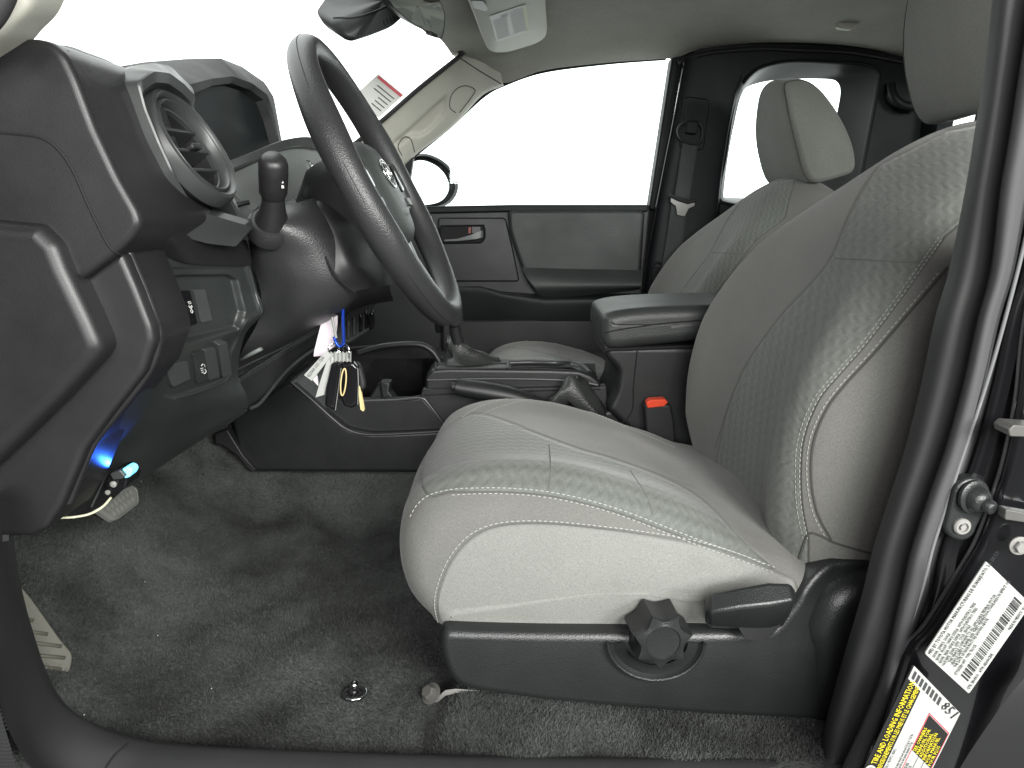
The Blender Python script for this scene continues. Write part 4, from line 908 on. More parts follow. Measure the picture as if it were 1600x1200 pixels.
# rear-facing knee panel with the switch recess pressed into it
rows = [[(202, 396, .05), (243, 394, .10), (293, 411, .16), (345, 413, .22), (391, 415, .28)],
        [(226, 452, .05), (248, 450, .11), (300, 455, .17), (360, 455, .23), (402, 455, .29)],
        [(247, 510, .05), (262, 512, .12), (310, 512, .18), (370, 505, .24), (411, 488, .29)],
        [(247, 540, .05), (262, 560, .12), (305, 560, .18), (350, 545, .24), (382, 525, .29)],
        [(232, 582, .05), (250, 605, .12), (290, 610, .18), (330, 600, .24), (372, 585, .30)],
        [(182, 646, .05), (225, 655, .13), (270, 650, .19), (320, 635, .25), (385, 618, .31)],
        [(142, 700, .05), (185, 705, .14), (240, 690, .2), (310, 665, .28), (384, 643, .34)],
        [(107, 785, .05), (150, 780, .15), (209, 757, .22), (280, 710, .30), (351, 665, .36)]]
Vk, Fk = grid(PG(rows), 150, 200)
bez = [(250, 420), (385, 416), (402, 470), (407, 488), (385, 499), (372, 525), (360, 553), (357, 586), (349, 596), (272, 622), (257, 618), (243, 592), (250, 560), (262, 530)]
Vk = press(Vk, bez, .004, 7, (-.75, .55, 0))
rcs = [(247, 436), (285, 432), (358, 431), (370, 438), (382, 488), (373, 513), (320, 527), (266, 541), (254, 510)]
Vk = press(Vk, rcs, .011, 6, (-.75, .55, .1))
mk('knee_panel', Vk, Fk, M['panel'], da, smooth=180); kb = bvh_of(Vk, Fk)
mk('knee_panel_edge', *tubeg(cr([P(a, b, .046) for a, b in [(201, 396), (225, 452), (244, 505), (247, 532), (231, 580), (182, 644), (143, 697), (107, 784)]], 60), .0045, 10), M['dash'], da)
mk('bezel_edge', *tubeg([onto(a, b, kb, .000, .28) for a, b in cr([(389, 420), (402, 468), (408, 488), (386, 499), (372, 526), (360, 553), (357, 586), (349, 596), (310, 612), (272, 622)], 60)], .0018, 8), M['panel'], da)
def onsurf(quad, bvh, thick, mat, name, parent, r=2, bevel=.0012, fall=.2):
    q = [onto(a, b, bvh, 0, fall) for a, b in rpoly(quad, r, 3)]
    c = sum(q, Vector())/len(q); nrm = Vector((0, 0, 0))
    for i in range(len(q)): nrm += (q[i]-c).cross(q[(i+1) % len(q)]-c)
    nrm.normalize()
    if nrm.dot(CAM-c) < 0: nrm = -nrm
    q = [v-nrm*(v-c).dot(nrm)-nrm*.003 for v in q]
    return mk(name, *slab(q, nrm*(thick+.003)), mat, parent, bevel=bevel), c+nrm*thick, nrm
onsurf([(273, 454), (291, 453), (303, 505), (287, 509)], kb, .0045, M['gloss'], 'rocker_switch', da)
onsurf([(300, 452), (317, 451), (329, 500), (311, 504)], kb, .003, M['blank'], 'switch_blank', da)
onsurf([(255, 570), (287, 561), (294, 591), (263, 603)], kb, .004, M['blank'], 'switch_blank', da, 4)
onsurf([(297, 551), (314, 546), (321, 592), (304, 597)], kb, .0035, M['panel'], 'rocker_switch', da)
onsurf([(315, 545), (332, 541), (339, 587), (322, 592)], kb, .0042, M['blank'], 'switch_blank', da)
onsurf([(332, 533), (346, 529), (354, 581), (340, 585)], kb, .008, M['blank'], 'switch_blank', da)
def icon(cx, cy, bvh, strokes, mat, parent, s=1.0, r=.00035):
    parts = []
    for st in strokes:
        p = [onto(cx+a*s, cy+b*s, bvh, .0058) for a, b in st]
        p = [v for v in p if v is not None]
        if len(p) > 1: parts.append(tubeg(p, r, 5))
    if parts: mk('symbol', *merge(parts), mat, parent)
icon(290, 477, kb, [[(-4, -6), (-1, -7), (1, -4), (-2, -3), (-4, -6)], [(-3, 0), (0, 2), (2, -1)], [(-1, 3), (2, 5)], [(0, 7), (2, 6), (4, 8), (3, 11), (1, 10), (0, 7)], [(-2, 2), (1, 4), (3, 1)]], M['white'], da, 1.0, .0004)
icon(310, 573, kb, [[(-3, -4), (-1, -7), (2, -6), (3, -3)], [(-4, 0), (0, -1)], [(-3, 3), (0, 2)], [(-2, 6), (1, 5)], [(3, 1), (5, 4), (3, 7), (1, 8)]], M['white'], da, 1.0, .0004)
# lower panels in front of the knees
mk('lower_cover', *grid(PG([[(384, 641, .33), (420, 616, .38), (470, 572, .46), (520, 520, .52), (545, 488, .56)], [(372, 592, .31), (400, 575, .36), (450, 545, .42), (500, 515, .48), (540, 487, .53)]]), 30, 8), M['black'], da, solid=.004)
mk('lower_cover_edge', *tubeg(cr([P(a, b, Y) for a, b, Y in [(392, 638, .33), (408, 628, .35), (440, 588, .41), (470, 560, .44), (500, 540, .47)]], 30), .0025, 8), M['panel'], da)
mk('knee_airbag_seam', *tubeg(cr([P(a, b, Y) for a, b, Y in [(352, 664, .355), (378, 645, .34), (384, 640, .335)]], 20), .002, 6), M['panel'], da)
struct(mk('firewall', *grid([[(-.72, 0.02, .5), (-.62, .5, .45), (-.62, 1.5, .45)], [(-.95, 0.02, .3), (-.9, .5, .25), (-.9, 1.5, .25)], [(-1.02, 0.02, .1), (-1.0, .5, .1), (-1.0, 1.5, .1)]], 20, 10), M['carpet']))
text('AIRBAG', onto(352, 622, kb, .0012, .28), (.12, .8, .30), (-.2, -.1, 1), .006, M['greyink'], da, 'airbag_lettering')
# body of the dash behind everything
mk('dash_body', *grid([[(-.36, .12, .58), (-.43, .45, .60), (-.45, .8, .61), (-.45, 1.2, .61), (-.42, 1.49, .60)],
                       [(-.55, .12, .60), (-.60, .45, .625), (-.62, .8, .635), (-.60, 1.2, .635), (-.55, 1.49, .62)],
                       [(-.76, .06, .605), (-.86, .4, .62), (-.90, .75, .62), (-.86, 1.1, .62), (-.74, 1.49, .60)]], 40, 16), M['dash_soft'], da, smooth=180, solid=.01)
mk('dash_fascia', *grid([[(-.375, .15, .58), (-.44, .45, .60), (-.46, .8, .61), (-.46, 1.2, .61), (-.43, 1.49, .60)],
                         [(-.40, .15, .50), (-.45, .45, .50), (-.44, .8, .50), (-.44, 1.2, .48), (-.42, 1.49, .48)],
                         [(-.46, .15, .34), (-.50, .45, .34), (-.50, .8, .30), (-.48, 1.2, .30), (-.46, 1.49, .30)],
                         [(-.60, .15, .22), (-.60, .45, .26), (-.60, .8, .22), (-.58, 1.2, .2), (-.56, 1.49, .2)]], 40, 24), M['black'], da, smooth=180)
# near part of the top pad between end shell and vent
mk('top_pad', *grid(PG([[(92, 70, .035), (114, 92, .03), (160, 200, .035), (226, 335, .04)], [(108, 72, .08), (148, 98, .08), (190, 200, .075), (245, 340, .07)], [(126, 78, .14), (182, 104, .13), (205, 160, .11), (262, 345, .09)], [(136, 86, .22), (194, 112, .19), (235, 180, .15), (290, 350, .11)]]), 40, 30), M['dash_soft'], da, smooth=180)
mk('vent_gap_panel', *grid(PG([[(190, 398, .05), (232, 352, .05), (246, 330, .075)], [(240, 395, .10), (262, 372, .09), (275, 350, .10)], [(300, 412, .16), (300, 395, .15), (310, 375, .15)], [(392, 415, .28), (390, 395, .28), (385, 375, .28)]]), 20, 24), M['dash'], da, smooth=180)
# ---- air vent
VC = P(297, 232, .165); d1 = Vector((.466, 0, -.885)).normalized(); vn = Vector((.86, -.05, .455)).normalized(); d1 = (d1-vn*d1.dot(vn)).normalized(); d2 = vn.cross(d1)
VS = .86
av = thing('air_vent', 'round air vent with black louvres in its grey angular surround', 'air vent', VC)
def vring(r, h, n=96, ph=0): return [VC+vn*h+(d1*math.cos(a)+d2*math.sin(a))*r*VS for a in [2*math.pi*k/n+ph for k in range(n)]]
Lo = [(213, 128, .10), (238, 111, .12), (262, 114, .15), (285, 131, .18), (303, 150, .205), (300, 172, .21), (318, 215, .215), (338, 260, .22), (355, 305, .235), (385, 352, .26), (340, 338, .20), (292, 314, .13), (268, 272, .105), (245, 222, .10), (224, 170, .10)]
Lb = [(182, 128, .10), (200, 106, .12), (238, 98, .15), (266, 103, .18), (304, 140, .22), (303, 176, .22), (321, 215, .225), (342, 257, .235), (362, 300, .25), (389, 366, .275), (330, 384, .20), (282, 358, .13), (240, 290, .105), (206, 215, .10), (187, 165, .10)]
nL = 180
lo = lin(rpoly([P(*q) for q in Lo], .004, 3), nL, True); lb = lin(rpoly([P(*q) for q in Lb], .006, 3), nL, True)
lf = lo*.88+np.array(VC)*.12-np.array(vn)*.002
ringo = np.array([tuple(v) for v in vring(.069, .0, nL)])
best = min(range(nL), key=lambda s: np.linalg.norm(np.roll(ringo, -s, 0)-lo, axis=1).sum()); best2 = min(range(nL), key=lambda s: np.linalg.norm(np.roll(ringo[::-1], -s, 0)-lo, axis=1).sum())
ra = np.roll(ringo, -best, 0); rb = np.roll(ringo[::-1], -best2, 0)
rg = ra if np.linalg.norm(ra-lo, axis=1).sum() < np.linalg.norm(rb-lo, axis=1).sum() else rb
lbs = lb+(lb-lo)*.5+np.array((-.03, .02, -.005))
mk('surround', *loft([lbs, lb, lo*.97+lb*.03+np.array(vn)*.001, lo*.985+np.array(VC)*.015+np.array(vn)*.002, lf, lf*.5+rg*.5-np.array(vn)*.004, rg]), M['trim'], av, smooth=24)
lat = lambda prof, seg=96: loft([vring(r, h, seg) for r, h in prof], True, False, False)
mk('vent_ring', *lat([(.071, -.006), (.0705, .004), (.068, .009), (.064, .010), (.060, .007), (.0585, .002), (.0575, .006), (.0555, .008), (.053, .006), (.0520, -.004), (.0505, -.001), (.0490, -.002), (.048, -.03)]), M['trim'], av, smooth=50)
vcup = mk('vent_cup', *lat([(.049, -.004), (.047, -.035), (.001, -.04)]), M['cavity'], av, smooth=50)
for k in (-1, 0, 1):
    off = k*.021; hl_ = .98*math.sqrt(.041**2-off**2)
    mk('louvre', *slab([VC+d1*off+d2*(-hl_)+vn*.000, VC+d1*off+d2*hl_+vn*.000, VC+d1*(off+.004)+d2*hl_-vn*.022, VC+d1*(off+.004)-d2*hl_-vn*.022], d1*.0030), M['trim'], vcup, bevel=.0008)
for k in (-1.5, -.5, .5, 1.5):
    off = k*.016; hl_ = .98*math.sqrt(.041**2-off**2)
    mk('vane', *slab([VC+d2*off-d1*hl_-vn*.022, VC+d2*off+d1*hl_-vn*.022, VC+d2*off+d1*hl_-vn*.036, VC+d2*off-d1*hl_-vn*.036], d2*.002), M['black'], vcup)
mk('vent_thumb_tab', *boxg(VC+vn*.001+d2*.004, (.012, .020, .006), Matrix((vn, d2, d1)).transposed()), M['black'], av, bevel=.002)
fq2 = [(262, 330), (283, 322), (322, 334), (385, 352), (388, 363), (368, 386), (324, 381), (298, 374), (275, 352)]
mk('surround_foot', *slab([P(a, b, .100+max(0, a-262)*.0009) for a, b in rpoly(fq2, 4, 3)], (-.004, .03, .004)), M['trim'], av, bevel=.0025, bseg=3)
# ---- instrument cluster
ic = thing('instrument_cluster', 'dark smoked instrument cluster under its angular hood', 'instrument cluster', P(370, 270, .4))
lip = [(296, 132, .25), (330, 123, .32), (364, 119, .39), (394, 130, .45), (418, 148, .49), (428, 180, .50), (437, 224, .50)]
bk_ = [(190, 103, .16), (225, 97, .24), (290, 92, .34), (345, 91, .41), (378, 104, .50), (414, 129, .55), (428, 152, .56), (441, 224, .56)]
lp = lin(rpoly([P(*q) for q in lip], .0)[::1] if 0 else [P(*q) for q in lip], 60)
bk3 = lin([P(*q) for q in bk_], 60)
inn = lin([P(*q) for q in [(302, 146, .26), (332, 134, .33), (362, 130, .395), (390, 140, .45), (412, 156, .48), (424, 184, .49), (434, 222, .495)]], 60)
deep = inn+np.array((-.012, 0, -.003))
mid_ = bk3*.5+lp*.5+np.array((-.002, 0, .004))
mk('hood', *loft([bk3+np.array((-.08, 0, -.10)), bk3, mid_, lp, inn, deep], False), M['dash_soft'], ic, smooth=28)
face = [P(*q) for q in [(302, 146, .27), (332, 134, .34), (362, 130, .41), (390, 140, .46), (412, 156, .49), (424, 184, .50), (436, 224, .51), (400, 240, .46), (352, 266, .38), (300, 250, .30)]]
mk('display_lens', *slab([v+Vector((-.006, 0, -.002)) for v in face], (-.01, 0, 0)), M['display'], ic)
mk('lower_band', *grid(PG([[(340, 262, .36), (395, 240, .43), (440, 222, .49), (470, 216, .54), (500, 220, .58), (512, 228, .60)], [(350, 276, .35), (400, 254, .42), (442, 236, .48), (470, 232, .53), (498, 238, .57), (512, 250, .60)]]), 40, 8), M['trim'], ic, solid=.006, smooth=30)
mk('lower_skirt', *grid(PG([[(348, 274, .355), (400, 254, .425), (442, 236, .485), (470, 232, .535), (498, 238, .575), (515, 250, .60)], [(360, 300, .33), (405, 290, .40), (445, 275, .46), (475, 262, .52), (500, 262, .56), (520, 270, .59)], [(372, 328, .31), (410, 325, .38), (450, 315, .44), (480, 300, .50), (505, 295, .55), (530, 300, .58)]]), 40, 20), M['trim_light'], ic, smooth=60)
for q in ([(352, 285), (362, 303), (372, 322)], [(360, 298), (376, 312)]):
    mk('engraved_line', *tubeg([P(a, b, .325-.0*(i)) for i, (a, b) in enumerate(q)], .0008, 5), M['trim_light'], ic)
mk('trip_knob', *lathe([(.003, 0), (.003, .02), (.0025, .021)], P(362, 322, .30), (.8, .4, .2), 16), M['black'], ic)
mk('dial_ring', *tubeg([P(480+8*math.cos(a), 262+10*math.sin(a), .535) for a in [2*math.pi*k/30 for k in range(30)]], .002, 6, closed=True), M['chrome'], ic)

# ------------------------------------------------------------------ steering column and stalk
scn = thing('steering_column', 'black steering column cover with the light stalk on its near side', 'steering column', (-.25, .4, .42))
g1 = [[(395, 330, .33), (412, 318, .30), (440, 322, .28), (480, 312, .30), (510, 300, .33), (540, 290, .38)],
      [(388, 370, .30), (402, 345, .27), (432, 350, .25), (485, 350, .27), (520, 345, .30), (560, 335, .36)],
      [(396, 415, .29), (410, 400, .27), (450, 400, .26), (500, 400, .27), (545, 395, .30), (585, 385, .36)],
      [(408, 460, .29), (430, 455, .28), (470, 450, .27), (520, 445, .28), (560, 435, .31), (600, 425, .37)],
      [(404, 500, .30), (430, 505, .30), (475, 495, .29), (525, 478, .30), (565, 455, .33), (608, 440, .40)],
      [(380, 545, .31), (410, 545, .32), (460, 525, .33), (520, 497, .34), (560, 470, .37), (610, 455, .46)],
      [(366, 581, .34), (400, 566, .36), (450, 542, .40), (510, 508, .46), (560, 480, .50), (615, 470, .55)]]
Vk2, Fk2 = grid(PG(g1), 60, 70); mk('lower_shroud', Vk2, Fk2, M['rim'], scn, smooth=180); scb = bvh_of(Vk2, Fk2)
g2 = [[(463, 312, .33), (475, 292, .34), (500, 272, .36), (530, 262, .39), (570, 265, .45)],
      [(478, 345, .30), (500, 320, .30), (535, 305, .33), (570, 300, .37), (610, 300, .43)],
      [(500, 385, .285), (530, 370, .29), (565, 355, .32), (600, 350, .37), (630, 350, .43)],
      [(525, 430, .28), (555, 415, .29), (590, 405, .33), (620, 400, .38), (650, 400, .44)],
      [(555, 455, .30), (590, 448, .32), (620, 445, .36), (640, 445, .40), (665, 440, .46)]]
Vk3, Fk3 = grid(PG(g2), 40, 50); mk('upper_shroud', Vk3, Fk3, M['rim_back'], scn, smooth=180)
mk('shroud_joint', *tubeg(cr([P(a, b, Y) for a, b, Y in [(463, 312, .318), (478, 345, .293), (500, 385, .278), (525, 430, .273), (555, 457, .294)]], 40), .0015, 6), M['cavity'], scn)
mk('lower_seam', *tubeg(cr([onto(a, b, scb, .0, .4) for a, b in [(372, 577), (410, 558), (455, 536), (505, 508), (540, 489)]], 40), .0016, 6), M['panel'], scn)
mk('tilt_lever', *tubeg([P(378, 562, .30), P(394, 552, .295), P(408, 545, .29)], lambda s: .0045-.001*abs(s-.5), 10, .6), M['trim_light'], scn, smooth=180)
# stalk
def conel(path, mat, name, parent, seg=28):
    loops = []
    for i, (px, py, Y, r) in enumerate(path):
        c = P(px, py, Y); a = P(*path[max(0, i-1)][:3]); b_ = P(*path[min(len(path)-1, i+1)][:3]); t = (b_-a).normalized(); u = t.cross(Vector((0, 1, 0))).normalized(); w = t.cross(u)
        loops.append([c+(u*math.cos(q)+w*math.sin(q))*r for q in [2*math.pi*k/seg for k in range(seg)]])
    return mk(name, *loft(loops, True, True, True), mat, parent, smooth=55)
conel([(421, 362, .27, .026), (423, 352, .262, .026), (424, 346, .258, .022)], M['rim'], 'stalk_socket', scn)
conel([(423, 352, .262, .019), (425, 342, .258, .0185), (426, 330, .252, .015), (427, 316, .245, .0125), (427, 300, .24, .0125)], M['dash'], 'stalk_arm', scn)
conel([(427, 304, .24, .0135), (427, 300, .238, .0150), (427, 285, .232, .0155), (427, 270, .226, .0158), (427, 255, .22, .0155), (427, 248, .218, .0135), (427, 243, .216, .009)], M['dash'], 'stalk_head', scn)
mk('stalk_collar', *tubeg([P(427, 300, .238)+Vector((.0152*math.cos(a), .0152*math.sin(a), 0)) for a in [2*math.pi*k/30 for k in range(30)]], .0006, 5, closed=True), M['trim'], scn)
for i, (a_, b_) in enumerate(((440, 268), (441, 276), (442, 284), (442, 292))):
    mk('stalk_mark', *boxg(P(a_, b_, .222), (.0015, .004, .003)), M['white'], scn)

# ------------------------------------------------------------------ steering wheel
SWC = P(599, 292, .385); TIL = math.radians(26.5)
wa = Vector((0, 1, 0)); wb = Vector((-math.sin(TIL), 0, math.cos(TIL))); wn = Vector((math.cos(TIL), 0, math.sin(TIL)))
sw = thing('steering_wheel', 'black vinyl steering wheel seen edge on from the driver door', 'steering wheel', SWC)
def WP(a, b, c=0): return SWC+wa*a+wb*b+wn*c
RR = .182
def rimloop(t, k=22):
    ca, sa = math.cos(t), math.sin(t); loop = []
    thick = 1+.10*math.exp(-((abs(math.atan2(sa, abs(ca)))-.35)/.25)**2)
    for i in range(k):
        q = 2*math.pi*i/k; rr_ = .0150*thick*math.cos(q); hh = .0175*thick*math.sin(q)
        R = RR+rr_; loop.append(WP(R*ca, R*sa, hh))
    return loop
mk('rim', *loft([rimloop(2*math.pi*k/180) for k in range(181)], True), M['rim'], sw, smooth=180)
mk('rim_seam', *tubeg([WP((RR+.0150)*math.cos(t), (RR+.0150)*math.sin(t), .003) for t in [2*math.pi*k/120 for k in range(120)]], .0004, 6, closed=True), M['cavity'], sw)
hubp = [(.0, .062), (.045, .058), (.075, .040), (.083, .010), (.074, -.030), (.045, -.068), (.0, -.078), (-.045, -.068), (-.074, -.030), (-.083, .010), (-.075, .040), (-.045, .058)]
hq = cr(hubp, 72, True)
def hl2(s, c): return [WP(x*s, y*s, c) for x, y in hq]
Vhub, Fhub = loft([hl2(.93, -.045), hl2(1.0, -.02), hl2(1.0, -.006), hl2(.965, .002), hl2(.85, .008), hl2(.55, .012), hl2(.01, .013)], True, True, False)
mk('airbag_cover', Vhub, Fhub, M['airbag'], sw, smooth=180); hub_b = bvh_of(Vhub, Fhub)
mk('hub_back', *loft([[WP(x*1.05, y*1.05, -.03) for x, y in hq], [WP(x*.95, y*.95, -.07) for x, y in hq], [WP(x*.6, y*.6, -.10) for x, y in hq]], True, False, True), M['rim_back'], sw, smooth=60)
def spoke(name, pts, mat, sub=2, **kw):
    """pts: list of cross-sections (a,b,width along tangent, half thickness, c)"""
    loops = []
    for i, (a, b, w, h, c) in enumerate(pts):
        a0, b0 = pts[max(0, i-1)][:2]; a1, b1 = pts[min(len(pts)-1, i+1)][:2]; t = Vector((a1-a0, b1-b0, 0)).normalized(); nn = Vector((-t.y, t.x, 0))
        loops.append([WP(a+nn.x*w*x, b+nn.y*w*x, c+h*y) for x, y in ((-1, -.6), (-1, .5), (-.8, 1), (.8, 1), (1, .5), (1, -.6), (.8, -1), (-.8, -1))])
    return mk(name, *loft(loops, True, True, True), mat, sw, bevel=.0015, smooth=50)
for s in (-1, 1):
    spoke('spoke', [(s*.065, -.002, .034, .010, -.010), (s*.105, .0, .030, .009, -.010), (s*.145, .006, .030, .009, -.006), (s*.178, .012, .034, .010, -.002)], M['airbag'])
    mk('spoke_trim', *loft([[WP(s*a, b, c) for a, b in ((.082, .040), (.115, .036), (.150, .043), (.160, .03), (.158, -.02), (.140, -.032), (.105, -.035), (.080, -.045))] for c in (-.012, .0035)], True, True, True), M['button'], sw, bevel=.002)
    mk('button_pad', *loft([[WP(s*(.118+.024*math.cos(t)), .012+.020*math.sin(t), c) for t in [2*math.pi*k/30 for k in range(30)]] for c in (.002, .007)]+[[WP(s*(.118+.021*math.cos(t)), .012+.017*math.sin(t), .0085) for t in [2*math.pi*k/30 for k in range(30)]]], True, True, True), M['gloss'], sw, smooth=50)
    mk('button_lever', *loft([[WP(s*a, b, c) for a, b in ((.100, -.018), (.132, -.018), (.136, -.030), (.102, -.030))] for c in (.002, .008)], True, True, True), M['trim'], sw, bevel=.001)
    spoke('lower_spoke', [(s*.030, -.062, .008, .007, -.012), (s*.034, -.100, .007, .006, -.014), (s*.034, -.140, .008, .006, -.010), (s*.034, -.178, .012, .008, -.003)], M['trim_light'])
spoke('lower_spoke_web', [(0, -.07, .022, .005, -.022), (0, -.11, .022, .005, -.024), (0, -.15, .024, .005, -.018), (0, -.178, .030, .007, -.008)], M['rim_back'])
# emblem: three crossing ovals on the pad
def oval(cx, cy, rx, ry, c, r): return tubeg([WP(cx+rx*math.cos(t), cy+ry*math.sin(t), c) for t in [2*math.pi*k/48 for k in range(48)]], r, 6, closed=True)
mk('emblem', *merge([oval(0, .012, .028, .019, .0135, .0013), oval(0, .012, .0085, .0180, .0138, .0010), oval(0, .020, .0210, .0070, .0138, .0010)]), M['chrome'], sw, smooth=180)
text('SRS', WP(.010, -.034, .0128), wa, wb, .009, M['greyink'], sw); text('AIRBAG', WP(-.018, -.046, .0120), wa, wb, .009, M['greyink'], sw)

# ------------------------------------------------------------------ rear-view mirror, sensor cover, visor, windshield sticker
rm = thing('rear_view_mirror', 'dark rear-view mirror hanging at the top of the windshield', 'mirror', P(655, 10, .95))
mo = [(598, -14, .80), (612, 10, .82), (640, 34, .88), (664, 48, .92), (672, 50, .94), (678, 56, .95), (690, 62, .98), (694, 50, 1.0), (696, 22, 1.02), (690, 6, 1.0), (676, -20, .98), (640, -40, .90)]
q0 = np.array([tuple(P(*q)) for q in mo]); q0 = lin(rpoly(q0, .006, 4), 80, True); c0_ = q0.mean(0)
dv = np.array((-.03, .0, .012))
mk('mirror_housing', *loft([c0_+(q0-c0_)*.95, q0, q0+dv*.6, c0_+(q0-c0_)*.75+dv*1.3, c0_+(q0-c0_)*.2+dv*1.5], True, False, True), M['panel'], rm, smooth=50)
mk('mirror_glass', *loft([c0_+(q0-c0_)*.955-dv*.02, c0_+(q0-c0_)*.001-dv*.02], True), M['mirror'], rm, smooth=0)
mk('anti_glare_tab', *slab([P(674, 49, .94), P(684, 54, .96), P(684, 60, .96), P(675, 57, .94)], (-.012, 0, .004)), M['black'], rm, bevel=.001)
scv = thing('sensor_cover', 'black plastic sensor cover with small slots on the windshield beside the mirror', 'cover', P(580, 25, 1.0))
so = [(516, 33, .88), (530, 12, .92), (545, -20, .96), (600, -60, 1.05), (660, -30, 1.05), (645, 0, 1.0), (630, 24, .95), (608, 44, .92), (580, 55, .90), (549, 65, .88), (538, 62, .87), (528, 52, .87)]
so3 = lin(rpoly([P(*q) for q in so], .01, 4), 90, True); cs = so3.mean(0)
Vq, Fq = loft([so3+np.array((-.03, .02, .02)), so3, cs+(so3-cs)*.9+np.array((.010, -.012, -.004)), cs+(so3-cs)*.45+np.array((.016, -.02, -.004)), cs+(so3-cs)*.001+np.array((.016, -.02, -.004))], True, True, False)
mk('shell', Vq, Fq, M['panel'], scv, smooth=70); sqb = bvh_of(Vq, Fq)
mk('shell_crease', *tubeg([v for v in trace([(521, 28), (560, 26), (600, 12), (628, -4)], sqb, 30, .0)], .002, 6), M['panel'], scv, smooth=180)
for k in range(6):
    a, b = 599+k*5.2, 36-k*2.2
    q = [onto(a+dx, b+dy, sqb, .001) for dx, dy in ((-1.6, -4), (1.0, -4.6), (3, 4), (.6, 4.6))]
    if all(v is not None for v in q): mk('cooling_slot', *slab(q, (0, .001, 0)), M['cavity'], scv)
vs = thing('sun_visor', 'folded up beige passenger sun visor with a white paper label', 'sun visor', P(800, 40, 1.15))
def onv(px, py, off=0):
    """visor plane through three points"""
    a, b, c = P(765, 80, 1.30), P(853, 55, 1.31), P(790, -40, .96); n = (b-a).cross(c-a).normalized()
    if n.z > 0: n = -n
    d = ray(px, py); return CAM+d*((a-CAM).dot(n)/d.dot(n))+n*off, n
vo = rpoly([(705, -60), (731, 0), (741, 25), (752, 55), (762, 78), (772, 83), (795, 82), (838, 69), (852, 60), (856, 48), (854, 20), (850, -60)], 8)
vn_ = onv(800, 0)[1]; vl = np.array([tuple(onv(a, b)[0]) for a, b in lin(vo, 120, True)]); vcn = vl.mean(0); vn3 = np.array(vn_)
mk('visor_body', *loft([vl-vn3*.018, vl-vn3*.004, vcn+(vl-vcn)*.985, vcn+(vl-vcn)*.95+vn3*.003, vcn+(vl-vcn)*.001+vn3*.0035], True, True, False), M['visor'], vs, smooth=60)
mk('visor_hinge', *slab([onv(a, b, .004)[0] for a, b in rpoly([(733, -8), (752, -8), (760, 5), (756, 9), (738, 4)], 3)], vn_*.008), M['trim_light'], vs, bevel=.003)
lbl = mk('paper_label', *slab([onv(a, b, .0042)[0] for a, b in [(764, 22), (821, 3), (825, 46), (775, 62)]], vn_*.0004), M['paper'], vs)
lex = onv(821, 3)[0]-onv(764, 22)[0]; ley = onv(764, 22)[0]-onv(775, 62)[0]
lo_ = onv(764, 22, .0050)[0]; parts = []
for r_ in range(13):
    for c_, (s0, s1_) in enumerate(((.06, .46), (.54, .94))):
        if r_ < 2 and c_ == 0: continue
        e = s1_-rng.uniform(0, .08)
        a = lo_+lex*s0-ley*(.08+.068*r_); b_ = lo_+lex*e-ley*(.08+.068*r_); hh = ley*.022
        parts.append(([a, b_, b_-hh, a-hh], [(0, 1, 2, 3)]))
mk('fine_print', *merge(parts), plain('faint_ink', (.42, .44, .46), .6), vs, kind='stuff')
mk('logo_print', *merge([([lo_+lex*.28-ley*.10, lo_+lex*.48-ley*.10, lo_+lex*.46-ley*.2, lo_+lex*.30-ley*.2], [(0, 1, 2, 3)])]), plain('faint_ink2', (.25, .28, .30), .6), vs)
mk('side_strip', *merge([([lo_+lex*.90-ley*.02, lo_+lex*.99-ley*.02, lo_+lex*.99-ley*.97, lo_+lex*.90-ley*.97], [(0, 1, 2, 3)])]), plain('faint_yellow', (.66, .66, .48), .6), vs)
# sticker on the windshield
wk = thing('windshield_sticker', 'paper permit with a red band stuck low on the windshield beyond the steering wheel', 'sticker', P(590, 150, 1.38))
q = [P(592, 116, 1.36), P(631, 148, 1.38), P(592, 184, 1.36), P(553, 152, 1.34)]
mk('paper', *slab(q, (-.002, 0, .001)), plain('permit_paper', (.74, .74, .70), .5), wk)
bl_ = lambda s, t, o=.001: q[0]*(1-s)*(1-t)+q[1]*s*(1-t)+q[2]*s*t+q[3]*(1-s)*t+Vector((.002, -.002, 0))*(o/.001)
mk('red_band', [bl_(.02, .05), bl_(.98, .05), bl_(.98, .13), bl_(.02, .13)], [(0, 1, 2, 3)], M['redline'], wk)
for r_ in range(5): mk('print_line', [bl_(.5 if r_ > 1 else .2, .28+.13*r_), bl_(.88, .28+.13*r_), bl_(.88, .31+.13*r_), bl_(.5 if r_ > 1 else .2, .31+.13*r_)], [(0, 1, 2, 3)], M['greyink'], wk)

# ------------------------------------------------------------------ pedals, foot rest, plug with light
def pedal(name, label, pad, arm_to, ribs):
    t = thing(name, label, 'pedal', pad[0])
    c = sum(pad, Vector())/len(pad); n = (pad[1]-pad[0]).cross(pad[2]-pad[1]).normalized()
    if n.dot(CAM-c) < 0: n = -n
    pr = [Vector(v) for v in rpoly(pad, .008, 4)]; pr = [v-n*(v-c).dot(n) for v in pr]
    pad_o = mk('pad', *slab(pr, -n*.010), M['pedal'], t, bevel=.002)
    mk('pad_rim', *tubeg([v+n*.0012+(c-v)*.05 for v in pr], .0016, 6, closed=True), M['pedal'], pad_o)
    mk('arm', *tubeg([c-n*.012, c-n*.04+Vector((0, 0, .05)), Vector(arm_to)], .008, 10), M['black'], t)
    ex = (pr[len(pr)//4]-pr[0]).normalized()
    return pad_o, c, n
bp3 = [P(148, 797, .40), P(176, 816, .42), P(213, 788, .50), P(213, 764, .52), P(200, 752, .50), P(160, 775, .42)]
t, c, n = pedal('brake_pedal', 'worn grey brake pedal with a diamond tread below the dashboard', bp3, (-.85, .46, .38), 0)
